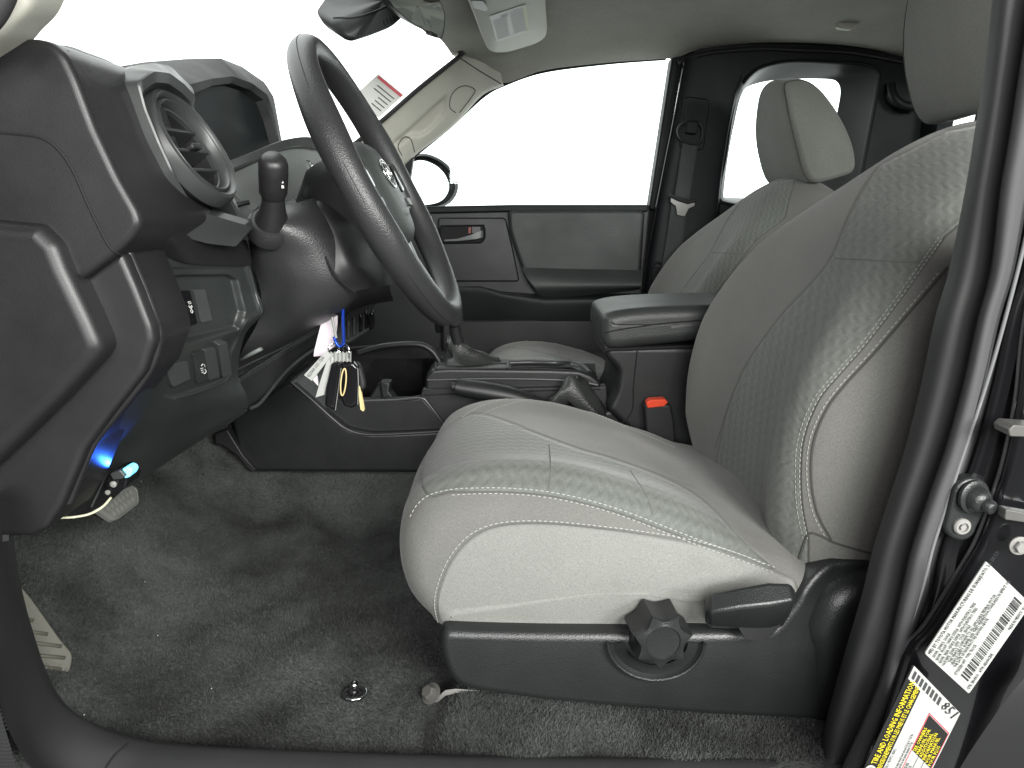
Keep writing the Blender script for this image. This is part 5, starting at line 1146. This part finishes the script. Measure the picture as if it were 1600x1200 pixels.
u_ = (bp3[2]-bp3[1]).normalized(); u_ = (u_-n*u_.dot(n)).normalized(); w_ = n.cross(u_)
dm = []
for i in range(-3, 4):
    for j in range(-2, 3):
        cc_ = c+u_*(.0125*i+(.006 if j % 2 else 0))+w_*.0115*j+n*.0005
        pp = proj(cc_)
        if pdist(pp, [proj(v) for v in bp3]) < 3: continue
        dm.append(([cc_+u_*.0052, cc_+w_*.0052, cc_-u_*.0052, cc_-w_*.0052, cc_+n*.0034], [(0, 1, 4), (1, 2, 4), (2, 3, 4), (3, 0, 4)]))
for v_, f_ in dm: mk('tread_stud', v_, f_, M['pedal'], t, smooth=0)
ap3 = [P(213, 752, .56), P(229, 769, .56), P(243, 760, .60), P(243, 744, .62), P(233, 737, .60)]
t, c, n = pedal('accelerator_pedal', 'small grey accelerator pedal just right of the brake pedal', ap3, (-.85, .62, .35), 0)
u_ = (ap3[2]-ap3[1]).normalized(); u_ = (u_-n*u_.dot(n)).normalized(); w_ = n.cross(u_)
for i in (-1, 0, 1): mk('rib', *boxg(c+u_*.010*i+n*.002, (.0025, .022, .003), Matrix((u_, w_, n)).transposed()), M['pedal'], t, bevel=.0008)
fr = thing('foot_rest', 'ribbed rubber foot rest at the left edge of the carpet', 'foot rest', P(70, 1040, .10))
fo = [(20, 905), (28, 912), (45, 930), (70, 965), (95, 1000), (114, 1022), (112, 1040), (105, 1060), (84, 1091), (60, 1070), (20, 1010), (0, 960)]
fq = [P(a, b, .13+(a-20)*.0004+(1000-b)*.0003) for a, b in fo]; cF = sum(fq, Vector())/len(fq)
nF = (fq[4]-fq[9]).cross(fq[7]-fq[9]).normalized(); nF = nF if nF.dot(CAM-cF) > 0 else -nF
fq = [v-nF*(v-cF).dot(nF) for v in fq]
matp = mk('mat', *slab([Vector(v) for v in rpoly(fq, .008)], -nF*.012), M['footrest'], fr, bevel=.002)
def on_plane(px, py, c, n, off=0):
    d = ray(px, py); return CAM+d*((c-CAM).dot(n)/d.dot(n))+n*off
for k, (x0, y0, x1, y1) in enumerate(((28, 964, 52, 970), (30, 984, 74, 991), (34, 1002, 96, 1010), (40, 1022, 101, 1028), (48, 1040, 95, 1046), (58, 1058, 86, 1060), (70, 1072, 84, 1074))):
    mk('rib', *tubeg([on_plane(x0, y0, cF, nF, .0005), on_plane(x1, y1, cF, nF, .0005)], .0022, 8), M['footrest'], matp, smooth=180)
# fuse flap and plug
lc = mk('lower_flap', *slab([Vector(v) for v in rpoly([P(a, b, Y) for a, b, Y in [(96, 808, .09), (142, 738, .12), (176, 735, .16), (190, 768, .19), (170, 786, .18), (130, 804, .14)]], .004)], (-.01, .03, .01)), M['black'], da, bevel=.002)
mk('flap_line', *tubeg([P(143, 792, .118), P(158, 760, .125), P(168, 737, .13)], .0012, 6), M['panel'], da)
pl = thing('plug_in_dongle', 'small black plug with a glowing blue light under the dashboard', 'dongle', P(182, 755, .12))
def pp3(l, Y): return [P(a, b, Y) for a, b in l]
mk('plug_body', *slab(pp3(rpoly([(166, 748), (172, 738), (186, 735), (195, 744), (199, 752), (196, 762), (184, 772), (172, 776), (165, 765)], 3), .115), (0, .03, 0)), M['gloss'], pl, bevel=.003, bseg=3)
mk('plug_collar', *slab(pp3(rpoly([(171, 740), (187, 734), (196, 744), (190, 749), (176, 750)], 2), .108), (0, .012, 0)), M['trim'], pl, bevel=.002)
mk('light_lens', *slab(pp3(rpoly([(186, 736), (198, 729), (205, 732), (207, 738), (203, 745), (195, 748), (191, 742)], 3), .112), (0, .014, 0)), M['led'], pl, bevel=.002, bseg=3)
mk('screw', *lathe([(.0034, 0), (.0034, .002), (.002, .003), (.0005, .003)], P(178, 756, .114), (0, -1, 0), 18), M['steel'], pl)
mk('screw', *lathe([(.0026, 0), (.0026, .0015), (.0005, .002)], P(169, 769, .114), (0, -1, 0), 18), M['steel'], pl)
bl2 = bpy.data.lights.new('blue_led_glow', 'SPOT'); bl2.energy = .38; bl2.color = (.02, .12, 1); bl2.shadow_soft_size = .003; bl2.spot_size = math.radians(100); bl2.spot_blend = .6
bo = bpy.data.objects.new('blue_led_glow', bl2); COL.objects.link(bo); bo.location = P(184, 730, .112); bo.rotation_euler = (P(160, 690, .10)-bo.location).to_track_quat('-Z', 'Y').to_euler()
tag(mk('loose_wire', *tubeg(cr([P(94, 809, .10), P(115, 808, .105), P(140, 803, .115), (P(160, 792, .125)), P(174, 777, .13)], 30), .0013, 8), M['wire']), 'thin cream wire hanging in a curve below the dashboard', 'wire')
# connector behind the carpet edge at the console
mk('console_bracket', *slab(pp3([(335, 678), (355, 672), (380, 712), (400, 735), (392, 738), (370, 712), (348, 696), (336, 694)], .69), (0, .02, 0)), M['black'], con, bevel=.002)

# ------------------------------------------------------------------ keys hanging from the ignition
ky = thing('key_bunch', 'bunch of keys with blue carabiner and white tags hanging from the ignition', 'keys', P(535, 490, .31))
YK = .33
mk('carabiner', *tubeg(cr([P(536, 470, YK), P(536, 500, YK), P(537, 530, YK), P(535, 539, YK), P(530, 541, YK), (P(525, 535, YK)), P(522, 526, YK)], 40), .0030, 10, .7), M['blue'], ky, smooth=180)
mk('carabiner_gate', *tubeg([P(518, 492, YK), P(522, 512, YK), P(525, 528, YK)], .0019, 8), M['steel'], ky)
mk('clear_sleeve', *slab(pp3([(503, 500), (526, 484), (526, 505), (522, 542), (512, 548), (504, 556), (490, 557), (491, 548)], YK+.012), (.001, .0012, 0)), M['plastic_clear'], ky)
for cx, cy, r_, tl in ((538, 547, .0085, .5), (541, 551, .0085, .9), (521, 545, .0070, -.6)):
    c = P(cx, cy, YK); a1 = Vector((math.cos(tl), -math.sin(tl), 0)); a2 = Vector((0, 0, 1))
    mk('split_ring', *tubeg([c+a1*r_*math.cos(a)+a2*r_*math.sin(a) for a in [2*math.pi*k/40 for k in range(40)]], .0008, 6, closed=True), M['chrome'], ky, smooth=180)
tg = mk('paper_tag', *slab(pp3([(510, 548), (518, 555), (487, 595), (475, 586)], YK-.006), (.0005, .0008, 0)), M['paper'], ky)
ex = P(512, 552, YK-.0065)-P(482, 590, YK-.0065)
text('4220AA 2021 1206', P(483, 590, YK-.0068), ex, Vector((-.6, 0, .55)), .0060, M['ink'], ky, squeeze=.72)
mk('tag_sleeve', *slab(pp3([(476, 585), (489, 594), (497, 603), (495, 588), (487, 578)], YK-.002), (.0005, .002, 0)), M['plastic_clear'], ky)
mk('paper_tag', *slab(pp3([(514, 554), (522, 560), (513, 590), (506, 617), (493, 621), (500, 597)], YK-.004), (.0005, .0008, 0)), M['paper'], ky)
zz = []
for k in range(11):
    x = 517+k*3.1; zz.append((P(x, 549+(k % 2)*3, YK-.006+(k % 2)*.004), P(x, 566-(k % 2)*2, YK-.006+(k % 2)*.004)))
mk('crumpled_tag', [v for p_ in zz for v in p_], [(2*i, 2*i+1, 2*i+3, 2*i+2) for i in range(10)], M['paper'], ky, smooth=0, solid=.0006)
for poly, Y in (([(517, 568), (531, 566), (533, 575), (530, 598), (524, 641), (518, 641), (507, 634), (508, 608)], YK-.010), ([(533, 569), (551, 566), (559, 575), (560, 600), (559, 632), (549, 639), (537, 635), (531, 622), (532, 590)], YK-.004)):
    mk('key_fob', *puff([PXZ(a, b, Y) for a, b in rpoly(poly, 3)], Y, Y+.014, .004, n=80, smoothprof=False, ny=1, k=5), M['gloss'], ky, smooth=180)
    mk('fob_stitch', *tubeg([P(a, b, Y-.0002) for a, b in poly[2:5]], .0006, 5), M['steel'], ky)
mk('key_loop', *tubeg([P(536.5+4*math.cos(a)+3*math.sin(a)*-.6, 597+21*math.sin(a), YK-.015) for a in [2*math.pi*k/50 for k in range(50)]], .0010, 6, closed=True), M['tan'], ky, smooth=180)
mk('fob_shell', *puff([PXZ(a, b, YK+.01) for a, b in [(554, 568), (562, 572), (568, 590), (570, 606), (562, 612), (556, 600)]], YK+.01, YK+.022, .004, n=60, ny=1), M['black'], ky, smooth=180)
mk('key_blade', *slab(pp3([(559, 604), (562, 603), (566, 622), (565, 626), (569, 642), (567, 643), (563, 640), (561, 624)], YK), (0, .002, 0)), M['brass'], ky, bevel=.0003)
mk('key_blade', *slab(pp3([(562, 612), (565, 612), (570, 640), (568, 640)], YK+.004), (0, .002, 0)), M['brass'], ky)
# switch bank on the centre stack seen behind the keys
cs_ = thing('centre_switch_bank', 'row of dark switches under the dashboard right of the keys', 'switches', P(570, 500, .55))
mk('fascia', *slab(pp3([(520, 486), (560, 464), (600, 455), (606, 462), (582, 480), (584, 514), (548, 536), (520, 545)], .56), (-.01, .05, 0)), M['panel'], cs_, bevel=.003)
for k, (x, y) in enumerate(((544, 518), (553, 513), (563, 507), (572, 502))):
    mk('switch', *slab(pp3([(x-3, y-16), (x+2, y-18), (x+3, y+10), (x-2, y+13)], .553), (0, .01, 0)), M['trim'] if k < 2 else M['gloss'], cs_, bevel=.0015)
mk('switch_end_cap', *slab(pp3([(574, 494), (583, 484), (585, 512), (577, 517)], .55), (0, .01, 0)), M['gloss'], cs_, bevel=.002)
mk('column_bracket', *tubeg(cr([P(548, 478, .5), P(560, 468, .52), P(580, 460, .54), P(603, 456, .56)], 30), lambda s: .0035+.0015*math.sin(s*38), 8), M['panel'], cs_)

# ------------------------------------------------------------------ carpet fastener
mh = thing('mat_hook', 'clear and chrome floor mat hook fixed in the carpet before the seat', 'mat hook', onto(553, 1085, floor_bvh))
hc = onto(553, 1090, floor_bvh, .006)
mk('hook_base', *tubeg([hc+Vector((.013*math.cos(a), .0115*math.sin(a), 0)) for a in [2*math.pi*k/40 for k in range(40)]], .0022, 8, closed=True), M['plastic_clear'] if 0 else M['black'], mh, smooth=180)
mk('hook_rim', *tubeg([hc+Vector((.0145*math.cos(a), .013*math.sin(a), .001)) for a in [2*math.pi*k/40 for k in range(26, 46)]], .0010, 8), M['chrome'], mh, smooth=180)
mk('hook_post', *lathe([(.006, 0), (.006, .004), (.0035, .007), (.003, .013), (.005, .016), (.004, .019), (.0005, .020)], hc, (.1, -.3, 1), 16), M['chrome'], mh, smooth=60)
# lint on the carpet
lt = []
for px, py, wh in ((223, 914, 'highest of the four, below the brake pedal'), (245, 999, 'in the middle of the open footwell'), (331, 1083, 'between the mat hook and the foot rest'), (128, 1123, 'beside the curved sill trim')):
    h_ = onto(px, py, floor_bvh, .006)
    if h_ is not None: mk_ = tag(mk('lint_crumb', *boxg(h_, (.0009, .0008, .0007), Matrix.Rotation(px, 3, 'Z')), M['white'], smooth=0), 'tiny white crumb on the carpet, '+wh, 'crumb', 'crumbs on the carpet')

# ------------------------------------------------------------------ door opening: sill, near pillar, latch side
si = thing('door_sill_trim', 'curved black scuff plate along the bottom edge of the door opening', 'sill trim', P(200, 1150, .02))
in_ = [(2, 770, .05), (10, 840, .045), (20, 905, .04), (38, 975, .04), (62, 1045, .04), (92, 1095, .04), (140, 1128, .04), (200, 1150, .04), (280, 1163, .04), (450, 1172, .04), (700, 1180, .04), (1000, 1184, .04), (1320, 1186, .04)]
top_ = [(-6, 770, .03), (2, 840, .025), (11, 905, .02), (27, 980, .02), (50, 1055, .02), (80, 1108, .02), (130, 1145, .02), (195, 1168, .02), (278, 1182, .02), (450, 1192, .02), (700, 1200, .02), (1000, 1203, .02), (1320, 1206, .02)]
o1 = [(-30, 770, -.02), (-20, 850, -.02), (-10, 920, -.02), (4, 1000, -.02), (20, 1075, -.02), (40, 1130, -.02), (80, 1190, -.02), (140, 1230, -.02), (260, 1250, -.02), (450, 1260, -.02), (700, 1270, -.02), (1000, 1270, -.02), (1320, 1270, -.02)]
o2 = [(a-22, b+20, Y-.03) for a, b, Y in o1]
low = [(a+10, b-6, .06) for a, b, Y in in_]
Vsi, Fsi = grid([[P(*q)+Vector((0, 0, -.01)) for q in low]]+PG([in_, top_, o1, o2]), 160, 40)
mk('scuff_plate', Vsi, Fsi, M['rubber'], si, smooth=180); sib = bvh_of(Vsi, Fsi)
seam('panel_joint', [(200, 1163), (180, 1180), (165, 1200)], sib, M['cavity'], si, .0012, 20)
mk('lit_edge', *tubeg(cr([P(a, b, -.012) for a, b in [(22, 1110), (28, 1140), (44, 1170), (62, 1192), (84, 1215)]], 30), .0022, 8), M['chrome'] if 0 else M['trim_light'], si, smooth=180)  # pale tube: the lit edge of the sill put into the colour
mk('speaker_mesh', *grid(PG([[(-60, 1060, -.06), (-10, 1075, -.06)], [(-60, 1230, -.06), (34, 1230, -.06)]]), 6, 6), M['rubber'], si)
dots = []
for i in range(14):
    for j in range(22):
        x, y = -12+i*4.2+(j % 2)*2.1, 1085+j*6.0
        if x < (y-1075)*.27-6 and x > -8: dots.append(boxg(P(x, y, -.0605), (.0009, .0006, .0009)))
mk('mesh_texture', *merge(dots), M['trim'], si, kind='stuff')
mk('kick_edge', *grid(PG([[(-30, 815, .03), (14, 822, .04)], [(-30, 850, .02), (14, 845, .03)]]), 6, 4), M['rubber'], si)

hpil = thing('hinge_pillar', 'black painted hinge pillar closing the cab in front of the dashboard end', 'pillar', (-.75, 0, -.1))
mk('pillar_panel', *slab([(-1.25, -.02, -.12), (-.50, -.02, -.12), (-.505, -.02, .25), (-.52, -.02, .62), (-.80, -.02, .66), (-1.25, -.02, .60)], (0, .05, 0)), M['paint'], hpil, bevel=.012, bseg=4)
npb = thing('driver_door_pillar', 'black painted body pillar with flocked door seal at the right edge', 'pillar', P(1500, 900, 0))
sec = [(-60, 1558, 1590, 1628, 1665, 1680), (0, 1551, 1580, 1615, 1655, 1668), (100, 1540, 1568, 1598, 1635, 1650), (210, 1523, 1553, 1581, 1617, 1632), (300, 1508, 1538, 1566, 1600, 1615), (420, 1484, 1520, 1552, 1580, 1594), (500, 1461, 1500, 1531, 1556, 1570), (600, 1440, 1478, 1509, 1535, 1549),
       (700, 1415, 1450, 1481, 1510, 1523), (780, 1389, 1422, 1453, 1482, 1495), (860, 1364, 1396, 1427, 1455, 1468), (930, 1347, 1380, 1411, 1441, 1454), (1042, 1314, 1350, 1385, 1410, 1420), (1120, 1293, 1325, 1355, 1388, 1397), (1200, 1277, 1298, 1317, 1347, 1357), (1280, 1260, 1275, 1285, 1312, 1322)]
def strip(cols, name, mat, nu=20, nv=120, **kw):
    rows = []
    for s in sec: rows.append([P(s[c]*(1-t)+s[c2]*t, s[0], Y) for c, c2, t, Y in cols])
    return mk(name, *grid(rows, nu, nv), mat, npb, smooth=180, **kw)
strip([(1, 1, 0, .085), (1, 1, 0, .055), (1, 2, .35, .036), (1, 2, .8, .028), (2, 3, .5, .027), (3, 3, .0, .026)], 'pillar_trim', M['rubber'])
strip([(2, 3, .80, .030), (2, 3, .93, .016), (3, 3, .05, .006), (3, 4, .5, -.002), (4, 4, 0, .006), (4, 5, .9, .03)], 'door_seal', M['rubber_light'])
# painted body outside of the seal
bo_ = []
for s in sec: bo_.append([P(s[5]-2, s[0], .028), P(s[5]+4, s[0], .012), P(s[5]+16, s[0], .008), P(s[5]+30, s[0], .004)])
mk('seal_flange', *grid(bo_, 14, 120), M['paint'], npb, smooth=180)
lineA = [(1640, 200), (1618, 300), (1596, 400), (1559, 540), (1529, 638), (1496, 736), (1480, 787), (1459, 850), (1441, 920), (1413, 1004), (1394, 1060), (1352, 1200), (1330, 1280)]
lineB = [(1680, 190), (1650, 280), (1622, 400), (1599, 515), (1587, 624), (1569, 715), (1552, 771), (1527, 840), (1500, 888), (1445, 976), (1417, 1006), (1396, 1062), (1353, 1202), (1331, 1282)]
LA = cr(lineA, 60); LB = cr(lineB, 60)
mk('jamb_channel', *grid([[P(a, b, .010), P((a*2+c)/3, (b*2+d)/3, .022), P((a+c*2)/3, (b+d*2)/3, .022), P(c, d, .010)] for (a, b), (c, d) in zip(LA, LB)], 16, 60), M['rubber'], npb, smooth=180)
mk('jamb_face', *grid([[P(c-1, d, .0095), P(c+8, d+4, -.006), P(c+60, d+30, -.010), P(c+160, d+75, -.016), P(c+300, d+130, .01)] for c, d in LB], 30, 90), M['paint'], npb, smooth=180)
mk('flange_highlight', *tubeg([P(a, b, .004) for a, b in LA[2:]], .0016, 8), plain('edge_highlight', (.16, .16, .165), .15, coat=1), npb, smooth=180)  # paler than the paint: highlight along the flange put into the colour
mk('jamb_highlight', *tubeg([P(a, b, .003) for a, b in LB[4:50]], .0024, 8), plain('edge_highlight2', (.07, .07, .075), .12, coat=1), npb, smooth=180)  # second highlight, a tube paler than the black jamb it runs on
# bulge of the rocker below right
mk('rocker_corner', *grid([[P(1600, 1060, -.055), P(1700, 1020, -.06)], [P(1560, 1110, -.035), P(1680, 1120, -.05)], [P(1500, 1200, -.02), P(1640, 1230, -.05)], [P(1460, 1280, -.02), P(1600, 1330, -.05)]], 20, 30), M['paint'], npb, smooth=180)
# door buffer
db = thing('door_buffer', 'round black rubber door buffer on a screwed plate beside the seal', 'buffer', P(1515, 800, .0))
st = [(1520+30*math.cos(a), 776+29*math.sin(a)) for a in np.linspace(math.pi*1.08, math.pi*2.1, 14)]+[(1502+25*math.cos(a), 822+24*math.sin(a)) for a in np.linspace(.15, math.pi*.98, 12)]
mk('base_plate', *slab(pp3(st, -.002), (0, .014, 0)), M['seat_plastic'], db, bevel=.003, bseg=3)
bx = Vector((.25, -1, .05)).normalized()
mk('buffer_ring', *lathe([(.0150, 0), (.0150, .003), (.0125, .0045), (.0115, .0042)], P(1519, 775, -.002), bx, 36), M['seat_plastic'], db, smooth=50)
mk('buffer_knob', *lathe([(.0115, 0), (.0112, .008), (.009, .012), (.0065, .013), (.0060, .019), (.0045, .0205), (.0005, .021)], P(1519, 776, -.002), Vector((.42, -1, -.22)), 32), M['seat_plastic'], db, smooth=50)
mk('screw', *lathe([(.0075, 0), (.0075, .002), (.0062, .0035), (.0045, .0036), (.0040, .0015), (.0008, .0015)], P(1502, 822, -.002), (0, -1, 0), 28), M['steel'], db, smooth=40)
mk('screw_socket', *lathe([(.0026, 0), (.0026, .0035), (.0005, .0036)], P(1502, 822, -.003), (0, -1, 0), 6), M['steel'], db, smooth=20)
st2 = thing('door_striker', 'metal latch striker plate cut off by the right edge of the picture', 'striker', P(1595, 800, -.03))
mk('striker_plate', *slab(pp3(rpoly([(1572, 796), (1640, 808), (1640, 822), (1570, 812)], 3), -.03), (0, .01, 0)), M['bolt'], st2, bevel=.001)
mk('striker_plate', *slab(pp3(rpoly([(1576, 672), (1584, 664), (1640, 668), (1640, 684), (1578, 682)], 3), -.035), (0, .02, 0)), M['bolt'], st2, bevel=.002)
hexbolt(P(1592, 852, -.022), (-.1, -1, 0), .0055, .006, st2, M['steel'])
# ---- certification label
def sticker(name, label, O, Xe, Ye, Y):
    t = thing(name, label, 'label', P(*O, Y)); o = P(*O, Y); ex = P(*Xe, Y)-o; ey = P(*Ye, Y)-o
    pt = lambda s, r, off=.0: o+ex*s+ey*r+Vector((0, -off, 0))
    return t, pt, ex, ey
def quad(pt, s0, r0, s1, r1, off): return [pt(s0, r0, off), pt(s1, r0, off), pt(s1, r1, off), pt(s0, r1, off)]
def lines(pt, ex, ey, rows, mat, parent, off=.0007, size=.07, sq=.9):
    h_ = ey.length
    for s, r, txt in rows: text(txt, pt(s, r, off), ex, -ey, h_*size, mat, parent, 'lettering', squeeze=sq, bold=h_*size*.022)
YS = -.042
t1, pt, ex, ey = sticker('certification_label', 'white printed label with a long barcode on the black door pillar', (1445, 1021), (1541, 877), (1514, 1084), YS)
t1 = mk('label_sheet', *slab([Vector(v) for v in rpoly(quad(pt, 0, 0, 1, 1, 0), .002)], (0, .0012, 0)), M['paper'], t1)
lines(pt, ex, ey, [(.03, .085, 'MFD BY: TOYOTA MOTOR MANUFACTURING DE GUANAJUATO, S.A. DE C.V.')], M['ink'], t1, size=.078, sq=.66)
lines(pt, ex, ey, [(.03, .17, 'GVWR  2540KG  5600LB'), (.03, .24, 'GAWR  FRONT 1340KG 2955LB  WITH P245/75R16 TIRES'), (.03, .31, 'GAWR  REAR 1450KG 3280LB  WITH P245/75R16 TIRES'), (.03, .375, '16x7J RIMS, 220kPa, 32PSI  COLD, SINGLE'), (.10, .44, 'THIS VEHICLE CONFORMS TO ALL APPLICABLE FEDERAL MOTOR'), (.10, .50, 'VEHICLE SAFETY, BUMPER AND THEFT PREVENTION STANDARDS IN EFFECT ON'), (.10, .56, 'THE DATE OF MANUFACTURE SHOWN ABOVE.'), (.05, .64, '3TYSX5EN 0MT  TYPE: TRUCK')], M['greyink'], t1, size=.066, sq=.62)
bars = []; s_ = .08; random.seed(11)
while s_ < .94:
    w_b = random.choice((.006, .006, .012, .017)); bars.append((quad(pt, s_, .70, s_+w_b, .86, .0006), [(0, 1, 2, 3)])); s_ += w_b+random.choice((.006, .010, .014))
mk('barcode', *merge(bars), M['ink'], t1)
lines(pt, ex, ey, [(.03, .955, 'C/TR: 3B0-FA14    A/TM: AB20/ACE0E'), (.70, .955, 'MADE IN MEXICO  051')], M['ink'], t1, size=.065, sq=.62)
# ---- tire label
t2, pt, ex, ey = sticker('tire_label', 'yellow black and white tyre information label at the bottom of the door pillar', (1352, 1200), (1428, 1040), (1424, 1270), YS+.002)
t2 = mk('label_sheet', *slab([Vector(v) for v in rpoly(quad(pt, -.2, -.02, 1.0, 1.0, 0), .002)], (0, .0012, 0)), M['vinyl_black'], t2)
W_ = lambda s0, r0, s1, r1, mat=M['paper'], nm='white_panel', off=.0004: mk(nm, quad(pt, s0, r0, s1, r1, off), [(0, 1, 2, 3)], mat, t2, smooth=0)
W_(.88, 0, 1.0, .98); W_(-.2, .26, .88, .42); W_(-.2, .42, .88, .98)
bars = []; r_ = .04
while r_ < .60: bars.append((quad(pt, .905, r_, .975, r_+.045, .0008), [(0, 1, 2, 3)])); r_ += .075
mk('barcode', *merge(bars), M['greyink'], t2)
text('851', pt(.905, .63, .0012), ey, ex, ey.length*.19, M['ink'], t2, 'lettering')
text('TIRE AND LOADING INFORMATION', pt(.10, .125, .0009), ex, -ey, ey.length*.11, M['yellow'], t2, 'yellow_lettering', bold=0, squeeze=.72)
text('RENSEIGNEMENTS SUR LES PNEUS ET LE CHARGEMENT', pt(.10, .225, .0009), ex, -ey, ey.length*.09, M['yellow'], t2, 'yellow_lettering', bold=0, squeeze=.58)
lines(pt, ex, ey, [(-.05, .315, 'SEATING CAPACITY   TOTAL 4   FRONT 2   REAR 2'), (-.05, .38, 'NOMBRE DE PLACES'), (-.05, .455, 'The combined weight of occupants and cargo should never exceed 510 kg or 1124 lbs.'), (-.05, .505, 'Le poids total des occupants et du chargement ne doit jamais depasser 510 kg')], M['greyink'], t2, size=.05, sq=.55)
for s0, r0, s1, r1 in ((-.2, .53, .80, .54), (.79, .53, .80, .96), (-.2, .95, .80, .96)): W_(s0, r0, s1, r1, M['redline'], 'red_frame', .0007)
W_(.44, .545, .785, .95, M['vinyl_black'], 'black_panel', .0008)
for k in range(6): text(('SEE OWNERS', 'MANUAL FOR', 'ADDITIONAL', 'INFORMATION', 'VOIR MANUEL', 'POUR PLUS')[k], pt(.455, .605+.064*k, .0011), ex, -ey, ey.length*.066, M['yellow'], t2, 'yellow_lettering', bold=0, squeeze=.95)
for r0 in (.68, .80): W_(-.2, r0, .44, r0+.006, M['greyink'], 'table_line', .0008)
W_(.10, .54, .106, .95, M['greyink'], 'table_line', .0008)
lines(pt, ex, ey, [(.12, .60, 'COLD TIRE PRESSURE'), (.12, .66, 'PRESSION DES PNEUS'), (.15, .75, '210 KPA, 30 PSI'), (.15, .87, '210 KPA, 30 PSI'), (-.1, .62, 'TIRE'), (-.1, .75, 'FRONT')], M['ink'], t2, size=.058, sq=.6)
mk('tire_mark', *merge([(lambda c_, k_: loft([[c_+ex*(.075*k_*math.cos(a))+ey*(.10*k_*math.sin(a)) for a in [2*math.pi*i/30 for i in range(30)]], [c_+ex*(.055*k_*math.cos(a))+ey*(.075*k_*math.sin(a)) for a in [2*math.pi*i/30 for i in range(30)]]]))(pt(-.02, .12, .0012), 1.0)]), M['ink'], t2)
mk('mark_field', [pt(-.02, .12, .0008)+ex*(.095*math.cos(a))+ey*(.13*math.sin(a)) for a in [2*math.pi*i/30 for i in range(30)]], [tuple(range(30))], M['paper'], t2)

# turn every line of print into a plain mesh part
bpy.context.view_layer.update(); dg = bpy.context.evaluated_depsgraph_get()
for o in TEXTS:
    me = bpy.data.meshes.new_from_object(o.evaluated_get(dg)); nm = o.name.split('.')[0]
    n_ = bpy.data.objects.new('tmp', me); COL.objects.link(n_); n_.parent = o.parent; n_.matrix_parent_inverse = o.matrix_parent_inverse.copy(); n_.matrix_basis = o.matrix_basis.copy()
    bpy.data.objects.remove(o); n_.name = nm
